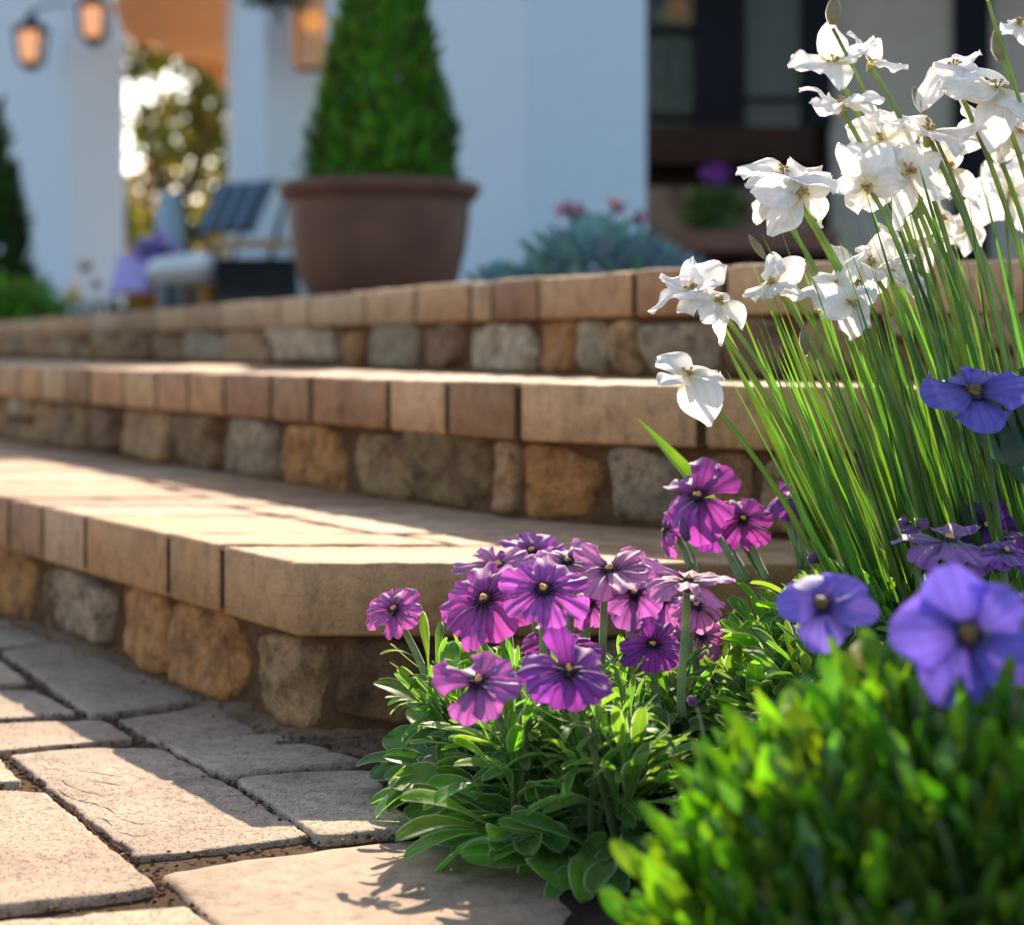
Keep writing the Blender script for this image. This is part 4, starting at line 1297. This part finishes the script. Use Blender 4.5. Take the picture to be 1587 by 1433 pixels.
# porch ceiling of cedar boards and the arch at its far end
f0, f1 = at(192, 0, 13.6)[:2], at(420, 0, 16.3)[:2]
n0, n1 = (cc + EH * 3.75 - FH * .02)[:2], (cc - EH * 1.2 - FH * .02)[:2]
q = [n1, n0, f0, f1]
def ceil_fn(m_):
    z = 2.75
    V = [(*p, z) for p in q] + [(*p, z + .08) for p in q]
    m_.add(V, [(0, 1, 2, 3), (7, 6, 5, 4), (0, 4, 5, 1), (1, 5, 6, 2), (2, 6, 7, 3), (3, 7, 4, 0)])
part('porch_ceiling', M_CEIL, ceil_fn)
def arch_fn(m_):
    k = 24
    V = []
    dr = f1 - f0
    for i in range(k + 1):
        s = i / k
        p = f0 + dr * s
        drop = .02 + .75 * max(0.0, (s - .35) / .65) ** 2.2 if s > .35 else .02
        for yy in (0, .12):
            V += [(p[0], p[1] + yy, 2.745), (p[0], p[1] + yy, 2.745 - drop)]
    F = []
    for i in range(k):
        a, b = 4 * i, 4 * i + 4
        F += [(a, b, b + 1, a + 1), (a + 3, b + 3, b + 2, a + 2), (a + 1, b + 1, b + 3, a + 3)]
    m_.add(V, F)
part('arch', M_CEIL, arch_fn)
bw0 = np.array([(470 - CX) / FPX * 10.6, 10.6, 0])
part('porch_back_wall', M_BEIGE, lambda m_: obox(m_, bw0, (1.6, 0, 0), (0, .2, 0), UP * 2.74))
# light end wall right of the garden view
lw = np.array([(352 - CX) / FPX * 11.3, 11.3, 0])
part('porch_end_wall', M_STUCCO, lambda m_: obox(m_, lw, (.55, 0, 0), (0, .25, 0), UP * 2.74))

# window wall, set back to the right of the big wall
DW = 8.0
def pbox(m_, x0, x1, y0, y1, d, th=.1, mat=0):
    a, b = at(x0, y1, d), at(x1, y0, d)
    box(m_, a[0], b[0], d, d + th, max(a[2], .3), b[2], mat=mat)
def wall_below(m_):
    pbox(m_, 940, 1800, 255, 620, DW + .06, .2)
part('lower_wall', M_DARKWOOD, wall_below)
part('door_panel', M_TAUPE, lambda m_: pbox(m_, 1288, 1480, -220, 620, DW + .02, .06))
part('door_panel', M_TAUPE, lambda m_: pbox(m_, 1535, 1760, -220, 620, DW + .03, .06))
def win(x0, x1, frames, curtain):
    wf = part('window', M_NAVY, lambda m_: [pbox(m_, a, b, -220, 196, DW - .02, .12) for a, b in frames])
    part('pane', M_GLASS, lambda m_: pbox(m_, x0, x1, -220, 196, DW + .05, .012), wf)
    if curtain:
        def cf(m_):
            xs = np.linspace(*curtain, 40); V = []
            for k, x in enumerate(xs):
                p0, p1 = at(x, 196, DW + .16), at(x, -220, DW + .16)
                dy = .02 * math.sin(k * 1.3)
                V += [(p0[0], p0[1] + dy, p0[2]), (p1[0], p1[1] + dy, p1[2])]
            m_.add(V, [(2 * i, 2 * i + 2, 2 * i + 3, 2 * i + 1) for i in range(39)])
        part('curtain', M_CURTAIN, cf, wf, smooth=True)
win(1000, 1090, [(985, 1003), (1078, 1122)], None)
part('muntin', M_NAVY, lambda m_: pbox(m_, 1004, 1077, 40, 50, DW - .01, .05))
part('muntin', M_NAVY, lambda m_: pbox(m_, 1004, 1077, 176, 186, DW - .01, .05))
part('muntin', M_NAVY, lambda m_: pbox(m_, 1157, 1247, 150, 156, DW - .01, .05))
win(1140, 1255, [(1122, 1156), (1248, 1290)], (1135, 1256))
part('door_frame', M_NAVY, lambda m_: pbox(m_, 1480, 1535, -220, 620, DW - .02, .12))
part('window_sill', M_DARKWOOD, lambda m_: pbox(m_, 980, 1262, 196, 252, DW - .35, .5))
part('room_back', M_DARKWOOD, lambda m_: pbox(m_, 900, 1900, -300, 600, DW + 1.6, .1))
part('porch_roof', M_DARKWOOD, lambda m_: box(m_, .50, 4.2, 6.45, 11, 2.62, 2.74))
part('ledge', M_REDWOOD, lambda m_: pbox(m_, 1030, 1300, 358, 388, DW - .7, .5))
part('ledge_wall', plain_mat('rubble_wall', (.16, .115, .08), .9, var=.6, scale=7), lambda m_: pbox(m_, 985, 1260, 290, 358, DW - .45, .2))

# added leaves behind the left pane, imitating the garden's reflection in the glass
def leaf_cloud(m_, cen, rad, n, L, tints, W=.6, rs=None, flat=0.0, hollow=.0):
    rs = rs or random.Random(1)
    for _ in range(n):
        while True:
            q = np.array([rs.uniform(-1, 1) for _ in range(3)])
            if hollow < np.linalg.norm(q) < 1: break
        p = np.asarray(cen) + q * rad
        d = unit([rs.gauss(0, 1), rs.gauss(0, 1), rs.gauss(.1, .8)])
        l = L * rs.uniform(.6, 1.3)
        blade(m_, p, d, (rs.gauss(0, 1), rs.gauss(0, 1), rs.gauss(.5, 1)), l, l * W, prof_ovate, bend=rs.uniform(-.3, .6), nu=3, nv=4, tint=[k * rs.uniform(.6, 1.4) for k in rs.choice(tints)])

refl = thing('reflection_leaves', 'yellow green plant inside the house behind the left window pane', 'plant', (*at(1040, 0, 8.7)[:2], .5))
m_ = MB(); rs = random.Random(31)
leaf_cloud(m_, at(1038, 130, 8.8), np.array([.16, .15, .5]), 260, .09, [(.22, .30, .04), (.14, .22, .04)], rs=rs)
leaf_cloud(m_, at(1055, 18, 8.6), np.array([.06, .06, .07]), 60, .06, [(.9, .75, .05)], rs=rs)
m_.build('foliage', M_TREE, refl)
m_ = MB(); tube(m_, [(*at(1040, 0, 8.8)[:2], .5), at(1038, 100, 8.8)], .015, 6, (.1, .06, .03)); m_.build('trunk', M_BARK, refl)

# lanterns
def lantern(name, label, c, s, arm, grp='wall lanterns'):
    t = thing(name, label, 'lantern', c, grp)
    x, y, z = c
    m_ = MB()
    for a, b in ((-1, -1), (1, -1), (1, 1), (-1, 1)):
        m_ = MB()
        tube(m_, [(x + a * .075 * s, y + b * .075 * s, z - .13 * s), (x + a * .10 * s, y + b * .10 * s, z + .12 * s)], .015 * s, 5)
        m_.build('post', M_BLACK, t)
    m_ = MB()
    lathe(m_, c, [(.0, .27 * s), (.03 * s, .25 * s), (.045 * s, .2 * s), (.14 * s, .13 * s), (.15 * s, .12 * s), (.0, .118 * s)], 4 * 5)
    m_.build('cap', M_BLACK, t)
    m_ = MB(); lathe(m_, c, [(.0, -.19 * s), (.04 * s, -.18 * s), (.09 * s, -.135 * s), (.085 * s, -.125 * s), (0, -.124 * s)], 20); m_.build('base', M_BLACK, t)
    m_ = MB(); lathe(m_, c, [(.03 * s, -.12 * s), (.068 * s, -.1 * s), (.09 * s, .10 * s), (.04 * s, .117 * s)], 20); m_.build('lamp_glass', M_GLOW, t)
    m_ = MB()
    a = np.asarray(arm, float)
    tube(m_, bez(np.asarray(c) + [0, 0, .26 * s], np.asarray(c) + a * .5 + [0, 0, .42 * s], np.asarray(c) + a + [0, 0, .26 * s], 8), .012 * s, 6)
    m_.build('bracket', M_BLACK, t)
lantern('wall_lantern', 'lower of two peach glowing black lanterns, on the pale side of the wall', at(48, 72, 13.9), 1.05, -FH * -.5)
lantern('wall_lantern', 'upper of two peach glowing black lanterns, on the grey end of the wall', at(146, 34, 13.7), 1.05, EH * .35)
# slatted wooden lantern between the column and the conifer
c = at(492, 40, 8.6)
wl = thing('wooden_lantern', 'hanging amber lantern of vertical wooden slats left of the potted conifer', 'lantern', c)
m_ = MB()
for k in range(9):
    x = c[0] - .10 + k * .025
    box(m_, x, x + .014, c[1] - .1, c[1] - .088, c[2] - .20, c[2] + .26)
    box(m_, x, x + .014, c[1] + .088, c[1] + .1, c[2] - .20, c[2] + .26)
    y = c[1] - .1 + k * .025
    box(m_, c[0] - .112, c[0] - .1, y, y + .014, c[2] - .20, c[2] + .26)
    box(m_, c[0] + .114, c[0] + .126, y, y + .014, c[2] - .20, c[2] + .26)
m_.build('slats', wood_mat('amber_wood', (.62, .27, .08), .5), wl, smooth=False)
m_ = MB(); box(m_, c[0] - .11, c[0] + .124, c[1] - .11, c[1] + .11, c[2] - .215, c[2] - .2); m_.build('base', wood_mat('amber_wood_base', (.5, .22, .07), .5), wl, smooth=False); m_ = MB(); box(m_, c[0] - .11, c[0] + .124, c[1] - .11, c[1] + .11, c[2] + .26, c[2] + .28)
m_.build('top', wood_mat('amber_wood_top', (.5, .22, .07), .5), wl, smooth=False)
m_ = MB(); ball(m_, c + [-.02, 0, .02], .055, nu=14, nv=9); m_.build('bulb', M_GLOW2, wl)
m_ = MB(); tube(m_, [c + [0, 0, .28], c + [0, 0, .9]], .006, 6); m_.build('chain', M_BLACK, wl)
# hanging fern
c = at(432, -20, 8.3)
hf = thing('hanging_fern', 'dark green fern hanging from the porch beside the wooden lantern', 'plant', c)
m_ = MB(); rs = random.Random(41)
leaf_cloud(m_, c + [0, 0, 0], np.array([.16, .14, .12]), 220, .09, [(.03, .05, .03), (.04, .06, .035)], .3, rs)
m_.build('foliage', M_TREE, hf)
m_ = MB(); lathe(m_, c + [0, 0, .02], [(.02, -.08), (.09, -.04), (.11, .06)], 16); m_.build('basket', M_DARKWOOD, hf)
m_ = MB(); tube(m_, [c + [0, 0, .08], c + [0, 0, .6]], .005, 5); m_.build('chain', M_BLACK, hf)

# big terracotta planter and its conifer
pd = 4.6; sc = pd / FPX
pc = np.array([(588 - CX) * sc, pd, Z3])
rr = 155 * sc
rz = EYE - (288 - HY) * sc - Z3
pt = thing('terracotta_planter', 'large round brown terracotta planter on the terrace behind the top step', 'planter', pc)
m_ = MB()
lathe(m_, pc, [(0, 0), (rr * .60, 0), (rr * .68, .03), (rr * .79, rz * .25), (rr * .865, rz * .5), (rr * .90, rz * .72), (rr * .91, rz * .86)], 48)
m_.build('body', M_CLAY, pt)
m_ = MB()
lathe(m_, pc, [(rr * .90, rz * .85), (rr * .97, rz * .9), (rr * 1.0, rz * .93), (rr * 1.02, rz * .99), (rr * .99, rz * 1.01), (rr * .9, rz), (rr * .86, rz * .9), (0, rz * .88)], 48)
m_.build('rim', M_CLAY, pt)

def conifer(label, base, h, r, n, seed, tints, L=.05):
    t = thing('conifer', label, 'tree', base, 'clipped cone conifers')
    m_ = MB(); tube(m_, [base, np.asarray(base) + [0, 0, h * .8]], [.02, .006], 7); m_.build('trunk', M_BARK, t)
    m_ = MB(); rs = random.Random(seed)
    for _ in range(n):
        f = 1 - math.sqrt(rs.random()); a = rs.uniform(0, 6.283)
        q = r * (1 - f) ** .78 * (1 + .15 * nz(math.cos(a) * 3, math.sin(a) * 3, f * 9 + seed) + .08 * nz(math.cos(a) * 9, math.sin(a) * 9, f * 30)) * math.sqrt(rs.uniform(.55, 1.0))
        p = np.asarray(base) + [q * math.cos(a), q * math.sin(a), h * (.02 + .97 * f)]
        d = unit((math.cos(a) * .55 + rs.gauss(0, .2), math.sin(a) * .55 + rs.gauss(0, .2), 1.0))
        l = L * rs.uniform(.7, 1.4)
        blade(m_, p, d, (math.cos(a), math.sin(a), .2), l, l * .45, prof_lance, bend=rs.uniform(-.3, .3), fold=.3, nu=3, nv=4, tint=[k * rs.uniform(.55, 1.45) for k in rs.choice(tints)])
    m_.build('crown', M_CONIF, t)
CT = [(.055, .165, .009), (.04, .125, .009), (.075, .21, .010)]
conifer('clipped green cone conifer growing in the terracotta planter', pc + [0.01, 0, rz * .88], .86, 120 * sc, 4600, 3, CT, .045)
cl = at(-14, 0, 9.0); cl[2] = Z3
conifer('dark green cone conifer cut by the left edge before the pale wall', cl, .33 + 390 * 9 / FPX - Z3 - .02, .23, 1500, 4, [(.03, .075, .012), (.025, .06, .012)], .09)

# blue green succulents along the top coping
def succulent(label, c, r, n, seed, pink=0):
    t = thing('succulent', label, 'succulent', c, 'blue succulents behind the top step')
    rs = random.Random(seed); m_ = MB(); m2 = MB()
    for k in range(n):
        a = k * 2.399; f = math.sqrt((k + .5) / n)
        e = R(82 - 68 * f)
        o = np.array([math.cos(a), math.sin(a), 0])
        d = o * math.cos(e) + UP * math.sin(e)
        b = np.asarray(c) + o * r * f * .55 + UP * (r * .35 * (1 - f))
        blade(m_, b, d, UP * math.cos(e) - o * math.sin(e), r * (.4 + .25 * f), r * .22, prof_ovate, bend=-.5, fold=.4, nu=5, nv=6, tint=[q * rs.uniform(.8, 1.2) for q in (.16, .29, .30)])
    m_.build('leaves', M_SUCC, t)
    for k in range(pink):
        p = np.asarray(c) + [rs.uniform(-.7, .7) * r, rs.uniform(-.3, .3) * r, r * rs.uniform(.6, .8)]
        f_ = MB(); leaf_cloud(f_, p, np.array([.014, .014, .016]), 22, .018, [(.34, .20, .36)], .7, rs)
        tube(f_, [np.asarray(c) + [0, 0, r * .3], p], .003, 5, (.2, .2, .2))
        f_.build('bloom', M_TREE, t)
sd = 3.3
def sp(px, zz=Z3): 
    p = at(px, 0, sd); p[2] = zz; return p
succulent('largest blue green succulent with pink tips before the white wall', sp(925, Z3 + .05), .155, 70, 1, 5)
succulent('blue green succulent half hidden left of the pink tipped one', sp(850, Z3 + .02), .10, 44, 4)
succulent('blue green succulent pressed against the right side of the pink tipped one', sp(985, Z3 + .03), .115, 48, 5)
succulent('small blue green succulent beside the planter', sp(775, Z3 + .02), .075, 34, 2)
succulent('low blue green succulent at the right end of the succulent row', sp(1030, Z3 + .03), .10, 44, 3)

# planter greenery below the window
def tuft(name, label, c, rad, n, L, tints, cat='plant', blooms=(), rs=None, group=None):
    t = thing(name, label, cat, c, group)
    m_ = MB(); rs = rs or random.Random(int(abs(c[0]) * 1000))
    leaf_cloud(m_, np.asarray(c) + [0, 0, rad[2] * .9], np.array(rad), n, L, tints, .5, rs)
    m_.build('foliage', M_TREE, t)
    for (dx, dz, br, tn) in blooms:
        f_ = MB(); leaf_cloud(f_, np.asarray(c) + [dx, -.02, dz], np.array([br, br, br * .7]), 40, br * .9, [tn], .8, rs)
        f_.build('bloom', M_TREE, t)
tuft('flowering_plant', 'green plant with one purple bloom on the ledge under the window', at(1105, 355, 7.45), (.14, .1, .10), 260, .05, [(.05, .14, .02), (.04, .10, .02)], blooms=[(.02, .235, .05, (.22, .06, .45))])
tuft('shrub', 'bright green low shrub at the left end of the terrace', (*at(32, 0, 8.6)[:2], Z3 - .02), (.22, .2, .14), 420, .07, [(.10, .24, .02), (.07, .18, .02)])
tuft('shrub', 'dark green low shrub beneath the wall between bright shrub and chair', (*at(150, 0, 9.6)[:2], Z3 - .02), (.26, .15, .09), 260, .06, [(.03, .075, .02), (.03, .06, .03)], blooms=[(-.12, .2, .05, (.6, .55, .42)), (.0, .26, .03, (.35, .25, .28)), (-.05, .36, .03, (.3, .2, .24))])
tuft('dry_plant', 'reddish dry plant under the left conifer', (*at(22, 0, 9.3)[:2], Z3), (.16, .12, .17), 160, .05, [(.14, .08, .07), (.08, .07, .04)])

# patio chair with cushions
D8 = 7.6; s8 = D8 / FPX
def c8(px, py, dd=0): return at(px, py, D8 + dd)
ch = thing('patio_chair', 'black framed patio chair with a wooden arm left of the planter', 'chair', (*c8(390, 0)[:2], Z3))
seat_z = c8(0, 395)[2]
x0, x1 = c8(262, 0)[0], c8(458, 0)[0]
for (xx, yy) in ((x0, 0), (x1, 0), (x0, .5), (x1, .5)):
    part('leg', M_BLACK, lambda m_: tube(m_, [(xx, D8 + yy, Z3), (xx, D8 + yy, seat_z + .04 if xx == x0 else c8(0, 345)[2])], .014, 6), ch)
part('seat_frame', M_BLACK, lambda m_: [tube(m_, [(x0, D8 + y, seat_z - .03), (x1, D8 + y, seat_z - .03)], .016, 6) for y in (0, .5)] + [tube(m_, [(x, D8, seat_z - .03), (x, D8 + .5, seat_z - .03)], .016, 6) for x in (x0, x1)], ch)
part('side_panel', M_BLACK, lambda m_: box(m_, x0 + .2, x1, D8 + .03, D8 + .05, Z3 + .06, seat_z - .06), ch)
part('side_rails', M_BLACK, lambda m_: [tube(m_, [(x0 + .18, D8 - .01, seat_z - .05 - k * .045), (x1, D8 - .01, seat_z - .05 - k * .045)], .012, 6) for k in range(3)], ch)
M_ARM = plain_mat('teak_arm', (.33, .19, .10), .55, var=.2)
a0, a1 = c8(328, 372), c8(448, 385)
part('arm', M_ARM, lambda m_: box(m_, a0[0], a1[0], D8 - .05, D8 + .02, a1[2], a0[2]), ch)
part('back_frame', M_BLACK, lambda m_: [tube(m_, [(x1 - .34 + k * .17, D8 + .42, seat_z), (x1 - .28 + k * .17, D8 + .55, c8(0, 290)[2])], .012, 6) for k in range(3)], ch)

def cushion(name, label, cat, c, ax, ay, az, mat, tint=(1, 1, 1)):
    m_ = MB()
    c, ax, ay, az = [np.asarray(q, float) for q in (c, ax, ay, az)]
    k = 12; V, UVs = [], []
    for side in (1, -1):
        for j in range(k + 1):
            for i in range(k + 1):
                u, v = i / k * 2 - 1, j / k * 2 - 1
                th = (max(0, 1 - u ** 6) * max(0, 1 - v ** 6)) ** .3
                V.append(c + ax * u * (1 - .05 * (1 - v * v)) + ay * v * (1 - .05 * (1 - u * u)) + az * side * th)
                UVs.append(((u + 1) / 2, (v + 1) / 2))
    m = k + 1
    F = []
    for s_ in range(2):
        o = s_ * m * m
        for j in range(k):
            for i in range(k):
                a = o + j * m + i
                q_ = (a, a + 1, a + m + 1, a + m)
                F.append(q_ if s_ == 0 else q_[::-1])
    m_.add(V, F, tint, UVs)
    return tag(m_.build(name, mat), label, cat)

def stripe_mat():
    m, t, out = nodes_of('striped_teal_fabric')
    uv = N(t, 'ShaderNodeUVMap'); sx = N(t, 'ShaderNodeSeparateXYZ'); t.links.new(uv.outputs[0], sx.inputs[0])
    ml = N(t, 'ShaderNodeMath', operation='MULTIPLY'); ml.inputs[1].default_value = 4.0; t.links.new(sx.outputs[0], ml.inputs[0])
    fr = N(t, 'ShaderNodeMath', operation='FRACT'); t.links.new(ml.outputs[0], fr.inputs[0])
    c = ramp(t, fr.outputs[0], [(0.0, (.018, .05, .075)), (.6, (.018, .05, .075)), (.64, (.17, .21, .27)), (.96, (.17, .21, .27)), (1.0, (.018, .05, .075))])
    b = N(t, 'ShaderNodeBsdfPrincipled'); b.inputs['Roughness'].default_value = .9
    t.links.new(c, b.inputs['Base Color']); t.links.new(b.outputs[0], out.inputs[0])
    return m
M_FAB = plain_mat('white_canvas', (.62, .62, .60), .95, var=.05)
M_LAV = plain_mat('lavender_cloth', (.36, .31, .56), .95, var=.08)
M_VIO = plain_mat('violet_cloth', (.24, .18, .62), .95, var=.1)
cushion('cushion', 'teal cushion with pale stripes leaning on the patio chair back', 'cushion', c8(365, 322, .40), (s8 * 52, 0, s8 * 3), (s8 * 17, .05, s8 * 46), (0, -.06, .0), stripe_mat())
cushion('seat_pad', 'white seat pad lying on the patio chair', 'cushion', (*c8(292, 0, .12)[:2], c8(0, 417)[2]), (s8 * 52, 0, s8 * 6), (0, .25, 0), (0, 0, s8 * 23), M_FAB)
cushion('pillow', 'lavender pillow at the left end of the chair', 'pillow', c8(207, 425, .1), (s8 * 34, 0, s8 * 3), (0, .10, s8 * 34), (0, -.06, 0.0), M_LAV)
m_ = MB(); leaf_cloud(m_, c8(238, 387, .15), np.array([s8 * 26, .06, s8 * 18]), 120, .05, [(.24, .17, .60), (.30, .22, .66)], .8, random.Random(3))
tag(m_.build('violet_blooms', M_TREE), 'violet blooms showing above the lavender pillow', 'flowers')
vz = thing('vase', 'pale teal vase standing behind the violet blooms', 'vase', (*at(263, 0, 8.3)[:2], Z3))
m_ = MB(); zt = at(0, 300, 8.3)[2] - Z3
lathe(m_, (*at(263, 0, 8.3)[:2], Z3), [(0, 0), (.05, 0), (.07, zt * .5), (.065, zt * .8), (.045, zt * .93), (.055, zt), (.04, zt * .98)], 24)
m_.build('body', plain_mat('teal_glaze', (.22, .33, .40), .35, var=.1), vz)
m_ = MB(); leaf_cloud(m_, (at(263, 0, 8.5)[0], 8.5, Z3 + zt * .75), np.array([.13, .1, .14]), 90, .07, [(.03, .07, .06)], .5, random.Random(4)); m_.build('foliage', M_TREE, vz)

# trees in the garden beyond the porch
def garden_tree(name, label, base, h, trunk_pts, cl, n, L, tints, seed):
    t = thing(name, label, 'tree', base, 'trees in the garden beyond the porch')
    b = np.asarray(base, float); rs = random.Random(seed)
    m_ = MB()
    for pts, r0 in trunk_pts:
        P = [b + np.array(p) for p in pts]
        tube(m_, bez(P[0], P[1], P[2], 8), np.linspace(r0, r0 * .4, 8), 8)
    m_.build('trunk', M_BARK, t)
    m_ = MB()
    for (cx, cy, cz, rx, rz_) in cl:
        leaf_cloud(m_, b + [cx, cy, cz], np.array([rx, rx, rz_]), int(n * rx * rz_), L, tints, .6, rs, hollow=.3)
    m_.build('crown', M_TREE, t)
YG = [(.20, .20, .035), (.26, .22, .04), (.14, .15, .03)]
OR = [(.32, .17, .04), (.3, .2, .04), (.22, .15, .04)]
tb_ = (-4.0, 21.0, .2)
garden_tree('garden_tree', 'forked garden tree with a dark leaning trunk seen through the porch', tb_, 4.5,
    [([(0.25, 0, 0), (.1, 0, 1.2), (-.2, 0, 2.0)], .14), ([(-.1, 0, 1.7), (-.4, 0, 2.4), (-.6, 0, 3.6)], .08), ([(-.1, 0, 1.7), (.3, 0, 2.4), (.7, 0, 3.4)], .08)],
    [(-.1, 0, 2.7, .5, .5), (.45, 0, 2.9, .45, .5), (-.5, .3, 3.6, .35, .3), (.9, 0, 2.3, .5, .35), (.2, 0, 3.6, .5, .3), (-.75, 0, 1.6, .3, .4), (.75, 0, 1.7, .5, .4)], 2100, .17, YG, 51)
garden_tree('garden_tree', 'orange brown garden tree low at the left side of the porch opening', (-5.25, 25, .2), 3,
    [([(0, 0, 0), (0, 0, .8), (.05, 0, 1.8)], .09)], [(-.1, 0, 1.3, .6, .9), (.1, 0, 2.3, .5, .5)], 1700, .17, OR, 52)
garden_tree('garden_tree', 'yellow green garden tree at the right side of the porch opening', (-4.5, 26, .2), 3,
    [([(0, 0, 0), (.05, 0, .8), (.1, 0, 2.4)], .1)], [(-.2, 0, 1.5, .9, .8), (.3, 0, 2.5, .7, .6), (-.2, 0, 3.2, .35, .35)], 1200, .19, YG + OR[:1], 53)
garden_tree('garden_tree', 'pale green hedge tree far behind the other garden trees', (-6.5, 38, .2), 3,
    [([(0, 0, 0), (0, 0, 1), (0, 0, 2)], .15)], [(-1.5, 0, 1.2, 1.5, 1.0), (.8, 0, 1.1, 1.5, 1.0), (2.6, 0, 1.3, 1.4, 1.1), (1.2, 0, 2.9, 1.3, .9), (-.6, 0, 2.6, .9, .7)], 420, .32, [(.08, .10, .04), (.10, .12, .04)], 54)
